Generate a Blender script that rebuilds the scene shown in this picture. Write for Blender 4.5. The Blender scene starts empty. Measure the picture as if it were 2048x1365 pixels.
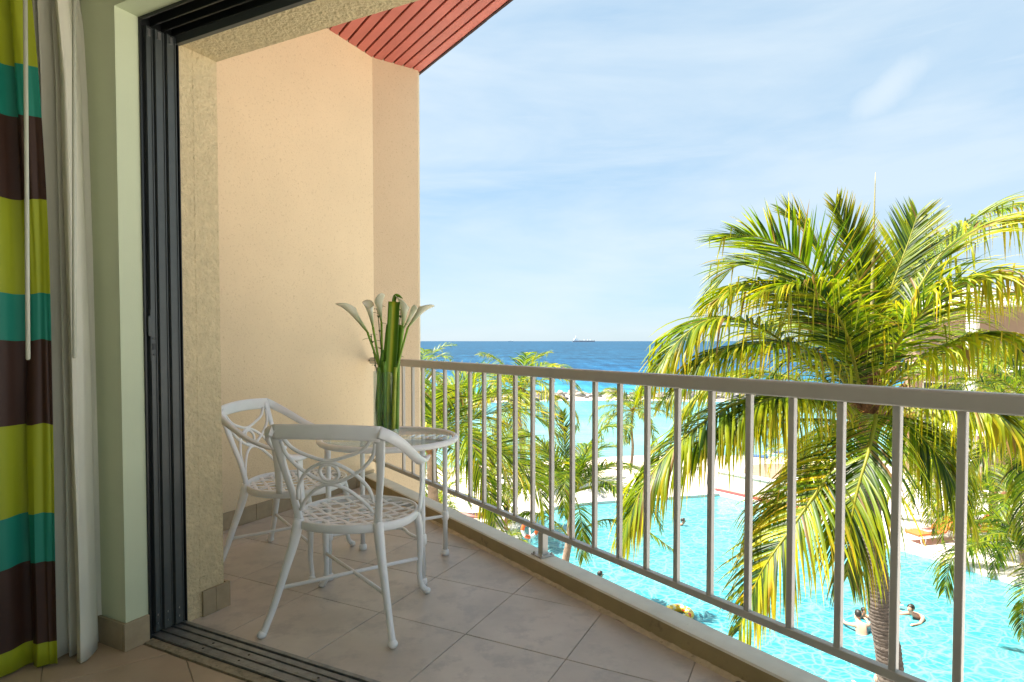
import bpy, bmesh, math, random
from mathutils import Vector, Matrix, noise
R = math.radians
random.seed(7)
sc = bpy.context.scene
C = sc.collection

# ------------------------------------------------------------------ camera, sky, sun, exposure
EYE = 1.20
PITCH = R(1.65)
FPX = 1208.0
cam = bpy.data.cameras.new('camera'); camo = bpy.data.objects.new('camera', cam); C.objects.link(camo)
camo.location = (0, 0, EYE)
camo.rotation_euler = (R(90) - PITCH, 0, 0)
cam.sensor_width = 36.0
cam.lens = FPX / 2048 * 36.0
cam.shift_y = FPX * math.tan(PITCH) / 2048
cam.clip_start = 0.05; cam.clip_end = 60000
sc.camera = camo

SUN_EL, SUN_AZ = R(62), R(280)          # azimuth of the sun, clockwise from +Y (to the left, a little beyond the side wall)
w = bpy.data.worlds.new('World'); sc.world = w; w.use_nodes = True
nt = w.node_tree; nt.nodes.clear()
def N(t, tree=None, **k):
    n = (tree or nt).nodes.new(t)
    for a, b in k.items(): setattr(n, a, b)
    return n
out = N('ShaderNodeOutputWorld'); bg = N('ShaderNodeBackground'); sky = N('ShaderNodeTexSky')
sky.sky_type = 'NISHITA'; sky.sun_disc = False; sky.sun_elevation = SUN_EL; sky.sun_rotation = SUN_AZ
sky.air_density = 1.0; sky.dust_density = .25; sky.ozone_density = 2.5
tc = N('ShaderNodeTexCoord'); mp = N('ShaderNodeMapping'); mp.inputs['Scale'].default_value = (1.0, 1.6, 4.2); mp.inputs['Rotation'].default_value = (0, R(-16), R(20))
n1 = N('ShaderNodeTexNoise'); n1.inputs['Scale'].default_value = 1.5; n1.inputs['Detail'].default_value = 7; n1.inputs['Roughness'].default_value = .55; n1.inputs['Distortion'].default_value = .5
r1 = N('ShaderNodeValToRGB'); r1.color_ramp.elements[0].position = .38; r1.color_ramp.elements[1].position = .62
r1.color_ramp.elements[0].color = (.0, .0, .0, 1); r1.color_ramp.elements[1].color = (.50, .50, .50, 1)
mx = N('ShaderNodeMixRGB'); mx.inputs[2].default_value = (4.9, 5.4, 5.7, 1)
hz = N('ShaderNodeMixRGB'); hz.inputs[0].default_value = .72; hz.inputs[2].default_value = (2.9, 4.2, 5.3, 1)     # thin bright tropical haze over the clear sky
nA = N('ShaderNodeTexNoise'); nA.inputs['Scale'].default_value = 3.2; nA.inputs['Detail'].default_value = 9; nA.inputs['Roughness'].default_value = .62
mA = N('ShaderNodeMapping'); mA.inputs['Scale'].default_value = (.7, 1, 7.5); mA.inputs['Rotation'].default_value = (0, R(24), R(35))
rA = N('ShaderNodeValToRGB'); rA.color_ramp.elements[0].position = .42; rA.color_ramp.elements[1].position = .75; rA.color_ramp.elements[1].color = (.5, .5, .5, 1)
aA = N('ShaderNodeMath', operation='MAXIMUM')
L = nt.links.new
L(tc.outputs['Generated'], mp.inputs[0]); L(mp.outputs[0], n1.inputs[0]); L(n1.outputs[0], r1.inputs[0])
L(tc.outputs['Generated'], mA.inputs[0]); L(mA.outputs[0], nA.inputs[0]); L(nA.outputs[0], rA.inputs[0]); L(r1.outputs[0], aA.inputs[0]); L(rA.outputs[0], aA.inputs[1])
_c0 = Vector(((1765 - 1024) / 1208, 1, (682.5 - 188) / 1208)).normalized(); _e1 = Vector((.62, -.42, .66)).normalized(); _e1 = (_e1 - _c0 * _e1.dot(_c0)).normalized(); _e2 = _c0.cross(_e1)
vsb = N('ShaderNodeVectorMath', operation='SUBTRACT'); vsb.inputs[1].default_value = _c0; nrmz = N('ShaderNodeVectorMath', operation='NORMALIZE')
d1_ = N('ShaderNodeVectorMath', operation='DOT_PRODUCT'); d1_.inputs[1].default_value = _e1 / .075; d2_ = N('ShaderNodeVectorMath', operation='DOT_PRODUCT'); d2_.inputs[1].default_value = _e2 / .030
cmb = N('ShaderNodeCombineXYZ'); lnn = N('ShaderNodeVectorMath', operation='LENGTH'); pn = N('ShaderNodeTexNoise'); pn.inputs['Scale'].default_value = 16; pn.inputs['Detail'].default_value = 6
pm = N('ShaderNodeMath', operation='MULTIPLY_ADD'); pm.inputs[1].default_value = 1.6; pr_ = N('ShaderNodeMapRange'); pr_.inputs['From Min'].default_value = .75; pr_.inputs['From Max'].default_value = 1.9; pr_.inputs['To Min'].default_value = .6; pr_.inputs['To Max'].default_value = 0; pr_.interpolation_type = 'SMOOTHSTEP'
L(tc.outputs['Generated'], nrmz.inputs[0]); L(nrmz.outputs[0], vsb.inputs[0]); L(vsb.outputs[0], d1_.inputs[0]); L(vsb.outputs[0], d2_.inputs[0]); L(d1_.outputs['Value'], cmb.inputs[0]); L(d2_.outputs['Value'], cmb.inputs[1]); L(cmb.outputs[0], lnn.inputs[0])
L(nrmz.outputs[0], pn.inputs[0]); L(pn.outputs[0], pm.inputs[0]); L(lnn.outputs['Value'], pm.inputs[2]); L(pm.outputs[0], pr_.inputs[0])
pm.inputs[1].default_value = 1.2
aB = N('ShaderNodeMath', operation='MAXIMUM'); L(aA.outputs[0], aB.inputs[0]); L(pr_.outputs[0], aB.inputs[1])
L(aB.outputs[0], mx.inputs[0]); L(sky.outputs[0], hz.inputs[1]); L(hz.outputs[0], mx.inputs[1]); L(mx.outputs[0], bg.inputs[0]); L(bg.outputs[0], out.inputs[0])
bg.inputs[1].default_value = 0.05
sun = bpy.data.lights.new('sun', 'SUN'); suno = bpy.data.objects.new('sun', sun); C.objects.link(suno)
sun.energy = 5.0; sun.angle = R(.53); sun.color = (1, .95, .86)
dv = Vector((math.sin(SUN_AZ) * math.cos(SUN_EL), math.cos(SUN_AZ) * math.cos(SUN_EL), math.sin(SUN_EL)))
suno.rotation_euler = dv.to_track_quat('Z', 'Y').to_euler(); suno.location = (0, -5, 30)
sc.view_settings.view_transform = 'Standard'; sc.view_settings.look = 'None'
sc.view_settings.exposure = 1.9; sc.view_settings.gamma = 1; sc.view_settings.use_curve_mapping = False
sc.render.engine = 'CYCLES'
sc.cycles.max_bounces = 10; sc.cycles.diffuse_bounces = 5; sc.cycles.transparent_max_bounces = 16
sc.cycles.transmission_bounces = 8; sc.cycles.glossy_bounces = 4
sc.cycles.sample_clamp_indirect = 6
sc.cycles.use_denoising = True

# ------------------------------------------------------------------ geometry helpers
PPY = 682.5 + FPX * math.tan(PITCH)
def ray(x, y):
    v = Vector(((x - 1024) / FPX, -(y - PPY) / FPX, -1))
    c, s = math.cos(PITCH), math.sin(PITCH)
    # camera: right=+X, up=(0,s,c), back=(0,-c,s)
    return Vector((v.x, v.y * s - v.z * c, v.y * c + v.z * s))
def atz(x, y, z=0.0):
    d = ray(x, y); t = (z - EYE) / d.z
    return Vector((0, 0, EYE)) + d * t
def atY(x, y, Y):
    d = ray(x, y); return Vector((0, 0, EYE)) + d * (Y / d.y)
D1 = Vector((-.895, .446, 0)).normalized(); D2 = Vector((D1.y, -D1.x, 0))     # along the door wall / out of the room
NN = Vector((.818, .575, 0)).normalized(); SS = Vector((NN.y, -NN.x, 0))      # across / along the railing
def ab(a, b, z=0): return D1 * a + D2 * b + Vector((0, 0, z))
def ns(n, s, z=0): return NN * n + SS * s + Vector((0, 0, z))

def add_box(bm, P, x0, x1, y0, y1, z0, z1, bev=0.0, seg=2):
    """box in the frame function P(x,y,z)"""
    pts = [P(x, y, z) for z in (z0, z1) for (x, y) in ((x0, y0), (x1, y0), (x1, y1), (x0, y1))]
    vs = [bm.verts.new(p) for p in pts]
    fs = [bm.faces.new([vs[i] for i in f]) for f in ((3, 2, 1, 0), (4, 5, 6, 7), (0, 1, 5, 4), (1, 2, 6, 5), (2, 3, 7, 6), (3, 0, 4, 7))]
    cen = sum((v.co for v in vs), Vector()) / 8
    if (fs[1].calc_center_median() - cen).dot(_n(fs[1])) < 0: bmesh.ops.reverse_faces(bm, faces=fs)
    if bev > 0:
        es = list({e for f in fs for e in f.edges})
        bmesh.ops.bevel(bm, geom=es, offset=bev, segments=seg, affect='EDGES', profile=.6)
def _n(f): f.normal_update(); return f.normal
def XYZ(x, y, z): return Vector((x, y, z))
def add_prism(bm, poly, z0, z1):
    b = [bm.verts.new((p[0], p[1], z0)) for p in poly]; t = [bm.verts.new((p[0], p[1], z1)) for p in poly]
    fs = [bm.faces.new(t), bm.faces.new(b[::-1])]
    n = len(poly)
    for i in range(n): fs.append(bm.faces.new((b[i], b[(i + 1) % n], t[(i + 1) % n], t[i])))
    bmesh.ops.recalc_face_normals(bm, faces=fs)
def crom(pts, n):
    pts = [Vector(p) for p in pts]
    if len(pts) == 2: return [pts[0].lerp(pts[1], i / n) for i in range(n + 1)]
    P = [pts[0] * 2 - pts[1]] + pts + [pts[-1] * 2 - pts[-2]]
    m = len(pts) - 1; o = []
    for i in range(n + 1):
        u = i / n * m; k = min(int(u), m - 1); t = u - k
        a, b, c, d = P[k:k + 4]
        o.append(.5 * ((2 * b) + (c - a) * t + (2 * a - 5 * b + 4 * c - d) * t * t + (3 * b - a - 3 * c + d) * t ** 3))
    return o
def lerpl(vals, t):
    m = len(vals) - 1; u = t * m; k = min(int(u), m - 1); f = u - k
    return vals[k] * (1 - f) + vals[k + 1] * f
def add_tube(bm, pts, r, seg=10, cap=True, smooth=True, up=None, flat=None, closed=False):
    """sweep; r = radius list or number; flat = (w list, h list) elliptic section in (side, up)"""
    n = len(pts); rings = []
    prev = None
    for i, p in enumerate(pts):
        a = pts[(i - 1) % n] if (closed or i > 0) else pts[0]; b = pts[(i + 1) % n] if (closed or i < n - 1) else pts[-1]
        T = (b - a).normalized()
        if up is not None:
            U = (up - T * up.dot(T)); U = U.normalized() if U.length > 1e-4 else T.orthogonal().normalized()
        else:
            U = T.orthogonal().normalized() if prev is None else (prev - T * prev.dot(T)).normalized()
        prev = U; S = T.cross(U)
        t = i / max(1, n - 1)
        if flat: w_, h_ = lerpl(flat[0], t), lerpl(flat[1], t)
        else:
            rr = lerpl(r, t) if isinstance(r, (list, tuple)) else r; w_ = h_ = rr
        ring = []
        for k in range(seg):
            an = 2 * math.pi * k / seg
            ca, sa = math.cos(an), math.sin(an)
            if flat:
                e = .6; ca = math.copysign(abs(ca) ** e, ca); sa = math.copysign(abs(sa) ** e, sa)
            ring.append(bm.verts.new(p + S * ca * w_ + U * sa * h_))
        rings.append(ring)
    m = n if closed else n - 1
    for i in range(m):
        A, B = rings[i], rings[(i + 1) % n]
        for k in range(seg):
            f = bm.faces.new((A[k], A[(k + 1) % seg], B[(k + 1) % seg], B[k])); f.smooth = smooth
    if cap and not closed:
        bm.faces.new(rings[0][::-1]); bm.faces.new(rings[-1])
def add_lathe(bm, prof, cen=Vector((0, 0, 0)), seg=24, M=None):
    rings = []
    for (r, z) in prof:
        ring = []
        for k in range(seg):
            an = 2 * math.pi * k / seg; p = Vector((r * math.cos(an), r * math.sin(an), z))
            if M: p = M @ p
            ring.append(bm.verts.new(p + cen))
        rings.append(ring)
    for i in range(len(prof) - 1):
        for k in range(seg):
            f = bm.faces.new((rings[i][k], rings[i][(k + 1) % seg], rings[i + 1][(k + 1) % seg], rings[i + 1][k])); f.smooth = True
    if prof[0][0] > 1e-5: bm.faces.new(rings[0][::-1])
    if prof[-1][0] > 1e-5: bm.faces.new(rings[-1])
def add_ball(bm, c, rx, ry=None, rz=None, M=None, u=14, v=9):
    ry = ry or rx; rz = rz or rx
    prof = [(math.sin(math.pi * i / v), -math.cos(math.pi * i / v)) for i in range(v + 1)]
    prof[0] = (1e-4, -1); prof[-1] = (1e-4, 1)
    S = Matrix.Diagonal((rx, ry, rz)).to_3x3()
    add_lathe(bm, prof, Vector(c), u, (M.to_3x3() @ S) if M else S)
def obj(name, bm, m, parent=None, recalc=True, smooth=None):
    me = bpy.data.meshes.new(name)
    if recalc: bmesh.ops.recalc_face_normals(bm, faces=bm.faces)
    bm.to_mesh(me); bm.free()
    if m: me.materials.append(m)
    o = bpy.data.objects.new(name, me); C.objects.link(o)
    if parent: o.parent = parent; o.matrix_parent_inverse = parent.matrix_basis.inverted() if parent.get('wl') else Matrix()
    if smooth: 
        for p in me.polygons: p.use_smooth = True
    return o
def BM(): return bmesh.new()
def tag(o, label=None, cat=None, group=None, kind=None):
    for k, v in (('label', label), ('category', cat), ('group', group), ('kind', kind)):
        if v: o[k] = v
    return o
def thing(name, label, cat, loc=(0, 0, 0), rz=0, group=None):
    o = bpy.data.objects.new(name, None); C.objects.link(o); o.location = loc; o.rotation_euler = (0, 0, rz); o.empty_display_size = .1
    return tag(o, label, cat, group)
def struct(name, bm, m, parent=None):
    o = obj(name, bm, m, parent)
    if not parent: o['kind'] = 'structure'
    return o
def copy_tree(o, parent=None):
    c = o.copy(); C.objects.link(c); c.parent = parent
    for ch in [x for x in C.objects if x.parent == o]: copy_tree(ch, c)
    return c
def box_obj(name, P, dims, m, parent=None, bev=0.0):
    bm = BM(); add_box(bm, P, *dims, bev=bev); return obj(name, bm, m, parent)

# ------------------------------------------------------------------ materials
def mat(name, col, rough=.6, var=.12, nscale=8, bump=0.0, bscale=60, bdist=.01, col2=None, spec=.5, metal=0, sheen=0, detail=5, coords='Object', bdetail=3, trans=None, objvar=0.0, dirt=None, streak=0.0):
    m = bpy.data.materials.new(name); m.use_nodes = True; t = m.node_tree; b = t.nodes['Principled BSDF']
    b.inputs['Roughness'].default_value = rough; b.inputs['Metallic'].default_value = metal
    b.inputs['Specular IOR Level'].default_value = spec
    tcn = N('ShaderNodeTexCoord', t); no = N('ShaderNodeTexNoise', t); no.inputs['Scale'].default_value = nscale; no.inputs['Detail'].default_value = detail
    no.inputs['Roughness'].default_value = .6
    rp = N('ShaderNodeValToRGB', t); rp.color_ramp.elements[0].position = .3; rp.color_ramp.elements[1].position = .7
    c2 = col2 or tuple(min(1, c * (1 + var)) for c in col); c1 = tuple(c * (1 - var) for c in col) if not col2 else col
    rp.color_ramp.elements[0].color = (*c1, 1); rp.color_ramp.elements[1].color = (*c2, 1)
    t.links.new(tcn.outputs[coords], no.inputs[0]); t.links.new(no.outputs[0], rp.inputs[0])
    last = rp.outputs[0]
    if objvar:
        oi = N('ShaderNodeObjectInfo', t); mr = N('ShaderNodeMapRange', t); mr.inputs['To Min'].default_value = 1 - objvar; mr.inputs['To Max'].default_value = 1 + objvar
        mm = N('ShaderNodeMixRGB', t, blend_type='MULTIPLY'); mm.inputs[0].default_value = 1
        t.links.new(oi.outputs['Random'], mr.inputs[0]); t.links.new(last, mm.inputs[1]); t.links.new(mr.outputs[0], mm.inputs[2]); last = mm.outputs[0]
    if dirt:   # dirt = (colour, scale, threshold, strength)
        dn = N('ShaderNodeTexNoise', t); dn.inputs['Scale'].default_value = dirt[1]; dn.inputs['Detail'].default_value = 8; dn.inputs['Roughness'].default_value = .7
        dr = N('ShaderNodeValToRGB', t); dr.color_ramp.elements[0].position = dirt[2]; dr.color_ramp.elements[1].position = dirt[2] + .12
        dr.color_ramp.elements[1].color = (dirt[3],) * 3 + (1,)
        dm = N('ShaderNodeMixRGB', t); dm.inputs[2].default_value = (*dirt[0], 1)
        t.links.new(tcn.outputs[coords], dn.inputs[0]); t.links.new(dn.outputs[0], dr.inputs[0]); t.links.new(dr.outputs[0], dm.inputs[0]); t.links.new(last, dm.inputs[1]); last = dm.outputs[0]
    if streak:   # rain streaks and grime
        sm = N('ShaderNodeMapping', t); sm.inputs['Scale'].default_value = (9, 9, .9); sn = N('ShaderNodeTexNoise', t); sn.inputs['Scale'].default_value = 1; sn.inputs['Detail'].default_value = 9; sn.inputs['Roughness'].default_value = .68
        sr = N('ShaderNodeMapRange', t); sr.inputs['From Min'].default_value = .35; sr.inputs['From Max'].default_value = .65; sr.inputs['To Min'].default_value = 1 - streak; sr.inputs['To Max'].default_value = 1 + streak * .3
        sx_ = N('ShaderNodeMixRGB', t, blend_type='MULTIPLY'); sx_.inputs[0].default_value = 1
        t.links.new(tcn.outputs[coords], sm.inputs[0]); t.links.new(sm.outputs[0], sn.inputs[0]); t.links.new(sn.outputs[0], sr.inputs[0]); t.links.new(last, sx_.inputs[1]); t.links.new(sr.outputs[0], sx_.inputs[2]); last = sx_.outputs[0]
    t.links.new(last, b.inputs['Base Color'])
    if bump:
        bn = N('ShaderNodeTexNoise', t); bn.inputs['Scale'].default_value = bscale; bn.inputs['Detail'].default_value = bdetail
        bu = N('ShaderNodeBump', t); bu.inputs['Strength'].default_value = bump; bu.inputs['Distance'].default_value = bdist
        t.links.new(tcn.outputs[coords], bn.inputs[0]); t.links.new(bn.outputs[0], bu.inputs['Height']); t.links.new(bu.outputs[0], b.inputs['Normal'])
    if sheen: b.inputs['Sheen Weight'].default_value = sheen
    if trans:
        tr = N('ShaderNodeBsdfTranslucent', t); ms = N('ShaderNodeMixShader', t); ms.inputs[0].default_value = trans
        t.links.new(last, tr.inputs[0]); t.links.new(b.outputs[0], ms.inputs[1]); t.links.new(tr.outputs[0], ms.inputs[2])
        t.links.new(ms.outputs[0], t.nodes['Material Output'].inputs[0])
    return m
M = {}
M['stucco'] = mat('rough_stucco', (.64, .53, .32), .9, .10, 26, bump=.8, bscale=75, bdist=.013, bdetail=5, dirt=((.24, .18, .09), 80, .61, .6))
M['plaster'] = mat('side_plaster', (.72, .585, .38), .85, .035, 2, bump=.75, bscale=120, bdist=.004, bdetail=4, dirt=((.40, .28, .15), 70, .56, .55))
M['shaded_plaster'] = mat('wing_plaster', (.62, .50, .33), .85, .03, 2, bump=.75, bscale=120, bdist=.004, bdetail=4, dirt=((.36, .26, .15), 70, .56, .55))  # side plaster again, with the wing's angled shade put into its colour
M['green_paint'] = mat('pale_green_paint', (.58, .64, .44), .7, .03, 3, bump=.15, bscale=180, bdist=.002)
M['ceiling'] = mat('cream_room_paint', (.66, .63, .50), .8, .03, 3)
M['skirt'] = mat('skirting_tile', (.36, .29, .18), .5, .14, 14, bump=.1, bscale=60, bdist=.002, objvar=.06)
M['tile'] = mat('floor_tile', (.50, .45, .385), .38, .13, 3.2, bump=.12, bscale=70, bdist=.002, objvar=.05, dirt=((.37, .34, .305), 7, .50, .7))
M['room_tile'] = mat('room_floor_tile', (.44, .34, .23), .35, .12, 5, bump=.08, bscale=70, bdist=.002, objvar=.05)
M['grout'] = mat('grout', (.34, .29, .23), .9, .1, 30)
M['red_slat'] = mat('red_slat_paint', (.50, .14, .115), .55, .10, 4, bump=.15, bscale=30, bdist=.002, objvar=.07, dirt=((.36, .08, .07), 20, .62, .5))
M['dark_red'] = mat('dark_red_gap', (.035, .008, .008), .8, .1, 8)
M['black_alu'] = mat('black_aluminium', (.012, .014, .014), .38, .1, 20, metal=.0, spec=.5)
M['dark_alu'] = mat('dark_grey_aluminium', (.055, .065, .062), .42, .1, 30, spec=.6, dirt=((.16, .16, .14), 60, .68, .6))
M['track'] = mat('track_aluminium', (.26, .27, .26), .42, .25, 25, metal=.6, dirt=((.20, .18, .13), 40, .55, .6))
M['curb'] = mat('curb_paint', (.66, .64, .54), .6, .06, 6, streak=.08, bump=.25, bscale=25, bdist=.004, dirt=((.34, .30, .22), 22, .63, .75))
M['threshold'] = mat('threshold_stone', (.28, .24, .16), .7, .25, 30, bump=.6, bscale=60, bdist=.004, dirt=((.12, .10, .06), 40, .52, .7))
M['curb_face'] = mat('curb_inner_shaded', (.36, .28, .14), .6, .1, 6, bump=.3, bscale=25, bdist=.004, dirt=((.16, .12, .07), 16, .58, .7))  # dirty beige; the inner side's shade is also put into this brown
M['caulk'] = mat('old_caulk', (.50, .43, .30), .8, .2, 30, bump=.5, bscale=50, bdist=.004, dirt=((.10, .08, .05), 45, .60, .9))
M['rail'] = mat('rail_paint', (.46, .45, .41), .32, .04, 12, spec=.5, bump=.05, bscale=40, bdist=.001)
M['chair'] = mat('white_powder_coat', (.80, .81, .80), .33, .03, 20, spec=.5, bump=.08, bscale=120, bdist=.0008, dirt=((.5, .47, .40), 30, .70, .4))
M['rust'] = mat('rust', (.18, .07, .03), .9, .3, 60)
M['rubber'] = mat('black_rubber', (.012, .012, .012), .5, .1, 30)
M['steel'] = mat('screw_steel', (.5, .5, .48), .3, .1, 30, metal=.9)
M['sand'] = mat('sand', (.58, .50, .40), .95, .08, .6, bump=.5, bscale=3, bdist=.06)
M['deck'] = mat('pool_deck_stone', (.62, .56, .50), .8, .08, 1.2, bump=.2, bscale=12, bdist=.01)
M['coping'] = mat('pool_coping', (.62, .60, .55), .6, .08, 3)
M['red_coping'] = mat('red_coping', (.42, .07, .07), .6, .12, 4)
M['cream_wall'] = mat('cream_render', (.62, .54, .42), .85, .06, 2, bump=.2, bscale=20, bdist=.01)
M['rock'] = mat('boulder', (.13, .12, .115), .9, .4, 1.2, bump=.8, bscale=3, bdist=.15, objvar=.45)
M['bwhite'] = mat('building_white', (.74, .72, .68), .7, .04, 1)
M['bwall'] = mat('building_wall', (.30, .20, .14), .85, .06, 1)
M['brail'] = mat('building_dark_metal', (.05, .05, .05), .5, .1, 4)
M['skin'] = mat('skin', (.46, .23, .14), .5, .06, 12, spec=.4)
M['skin_pink'] = mat('skin_pink', (.58, .30, .20), .5, .06, 12, spec=.4)
M['hair_dark'] = mat('dark_hair', (.02, .014, .01), .5, .3, 60)
M['hair_blond'] = mat('blond_hair', (.38, .17, .05), .5, .3, 60)
M['black_cloth'] = mat('black_cloth', (.015, .015, .018), .8, .1, 20)
M['orange_cloth'] = mat('orange_cloth', (.62, .13, .03), .85, .08, 9, bump=.2, bscale=40, bdist=.005)
M['orange_plastic'] = mat('orange_plastic', (.75, .12, .02), .4, .05, 9)
M['white_plastic'] = mat('white_plastic', (.78, .78, .76), .35, .03, 9)
M['mauve_cloth'] = mat('mauve_cloth', (.36, .17, .15), .9, .1, 9, bump=.2, bscale=40, bdist=.005)
M['blue_cloth'] = mat('blue_cloth', (.03, .09, .25), .85, .15, 9)
M['bark'] = mat('palm_bark', (.105, .085, .07), .95, .35, 9, bump=.9, bscale=28, bdist=.02, dirt=((.07, .055, .045), 7, .52, .7))
M['bark_far'] = mat('palm_bark_far', (.26, .19, .14), .95, .3, 5, bump=.8, bscale=14, bdist=.02)
M['fibre'] = mat('palm_fibre', (.14, .065, .025), .95, .4, 30, bump=.8, bscale=60, bdist=.02)
M['stalk'] = mat('flower_stalk', (.62, .27, .05), .7, .25, 20)
M['dark_soil'] = mat('soil', (.24, .16, .11), .95, .2, 3)
M['ship_hull'] = mat('ship_hull', (.30, .34, .40), .6, .1, .05)
M['ship_red'] = mat('ship_red_band', (.62, .52, .52), .6, .1, .05)
M['ship_white'] = mat('ship_white', (.95, .96, .96), .5, .03, .05)

def leaf_material():
    m = bpy.data.materials.new('palm_leaf'); m.use_nodes = True; t = m.node_tree; b = t.nodes['Principled BSDF']
    at = N('ShaderNodeAttribute', t, attribute_name='Col'); b.inputs['Roughness'].default_value = .45; b.inputs['Specular IOR Level'].default_value = .38
    t.links.new(at.outputs['Color'], b.inputs['Base Color'])
    tr = N('ShaderNodeBsdfTranslucent', t); g = N('ShaderNodeMixRGB', t, blend_type='MULTIPLY'); g.inputs[0].default_value = 1; g.inputs[2].default_value = (1.25, 1.35, .7, 1)
    t.links.new(at.outputs['Color'], g.inputs[1]); t.links.new(g.outputs[0], tr.inputs[0])
    ms = N('ShaderNodeMixShader', t); ms.inputs[0].default_value = .45
    t.links.new(b.outputs[0], ms.inputs[1]); t.links.new(tr.outputs[0], ms.inputs[2]); t.links.new(ms.outputs[0], t.nodes['Material Output'].inputs[0])
    return m
M['leaf'] = leaf_material()

def glass_mat(name, col=(1, 1, 1), rough=0.0, ior=1.45, shadow=.85):
    m = bpy.data.materials.new(name); m.use_nodes = True; t = m.node_tree; b = t.nodes['Principled BSDF']
    b.inputs['Base Color'].default_value = (*col, 1); b.inputs['Roughness'].default_value = rough
    b.inputs['Transmission Weight'].default_value = 1; b.inputs['IOR'].default_value = ior
    return m
M['glass'] = glass_mat('clear_glass', (.95, .99, .97))
M['vase_water'] = glass_mat('vase_water', (.88, .97, .80), 0, 1.33)
def thin_glass(name, tint=(.86, .93, .90), power=5.5):
    m = bpy.data.materials.new(name); m.use_nodes = True; t = m.node_tree; t.nodes.remove(t.nodes['Principled BSDF'])
    tr = N('ShaderNodeBsdfTransparent', t); tr.inputs[0].default_value = (*tint, 1); gl = N('ShaderNodeBsdfGlossy', t); gl.inputs['Roughness'].default_value = .02
    lw = N('ShaderNodeLayerWeight', t); lw.inputs[0].default_value = .5; pw_ = N('ShaderNodeMath', t, operation='POWER'); pw_.inputs[1].default_value = power; fr = N('ShaderNodeMath', t, operation='MULTIPLY_ADD'); fr.inputs[1].default_value = .9; fr.inputs[2].default_value = .055; t.links.new(lw.outputs['Facing'], pw_.inputs[0]); t.links.new(pw_.outputs[0], fr.inputs[0]); ms = N('ShaderNodeMixShader', t)
    t.links.new(fr.outputs[0], ms.inputs[0]); t.links.new(tr.outputs[0], ms.inputs[1]); t.links.new(gl.outputs[0], ms.inputs[2]); t.links.new(ms.outputs[0], t.nodes['Material Output'].inputs[0])
    return m
M['thin_glass'] = thin_glass('thin_glass', (.93, .965, .95)); M['thin_water'] = thin_glass('thin_water', (.90, .96, .86))

def stripe_mat():
    m = bpy.data.materials.new('striped_curtain_cloth'); m.use_nodes = True; t = m.node_tree; b = t.nodes['Principled BSDF']; b.inputs['Roughness'].default_value = .6
    uv = N('ShaderNodeUVMap', t); sp = N('ShaderNodeSeparateXYZ', t); rp = N('ShaderNodeValToRGB', t); cr = rp.color_ramp; cr.interpolation = 'CONSTANT'
    H = 2.7
    lime, teal, brown = (.32, .37, .008, 1), (.006, .22, .15, 1), (.040, .014, .006, 1)
    bounds = [(0, lime), (.085, brown), (.385, teal), (.565, lime), (.895, brown), (1.195, teal), (1.37, lime), (1.70, brown), (2.0, teal), (2.18, lime), (2.52, brown)]
    cr.elements[0].color = lime; cr.elements[0].position = 0
    cr.elements[1].position = bounds[1][0] / H; cr.elements[1].color = brown
    for z, c in bounds[2:]:
        e = cr.elements.new(z / H); e.color = c
    wv = N('ShaderNodeTexNoise', t); wv.inputs['Scale'].default_value = 900
    bu = N('ShaderNodeBump', t); bu.inputs['Strength'].default_value = .15; bu.inputs['Distance'].default_value = .001
    t.links.new(uv.outputs[0], sp.inputs[0]); t.links.new(sp.outputs['Y'], rp.inputs[0])
    t.links.new(rp.outputs[0], b.inputs['Base Color']); t.links.new(wv.outputs[0], bu.inputs['Height']); t.links.new(bu.outputs[0], b.inputs['Normal'])
    return m
M['stripes'] = stripe_mat()
M['sheer'] = mat('sheer_cloth', (.86, .85, .73), .8, .03, 5, bump=.1, bscale=400, bdist=.001, trans=.35)
M['wand'] = mat('curtain_wand', (.55, .56, .45), .4, .03, 5)

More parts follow.
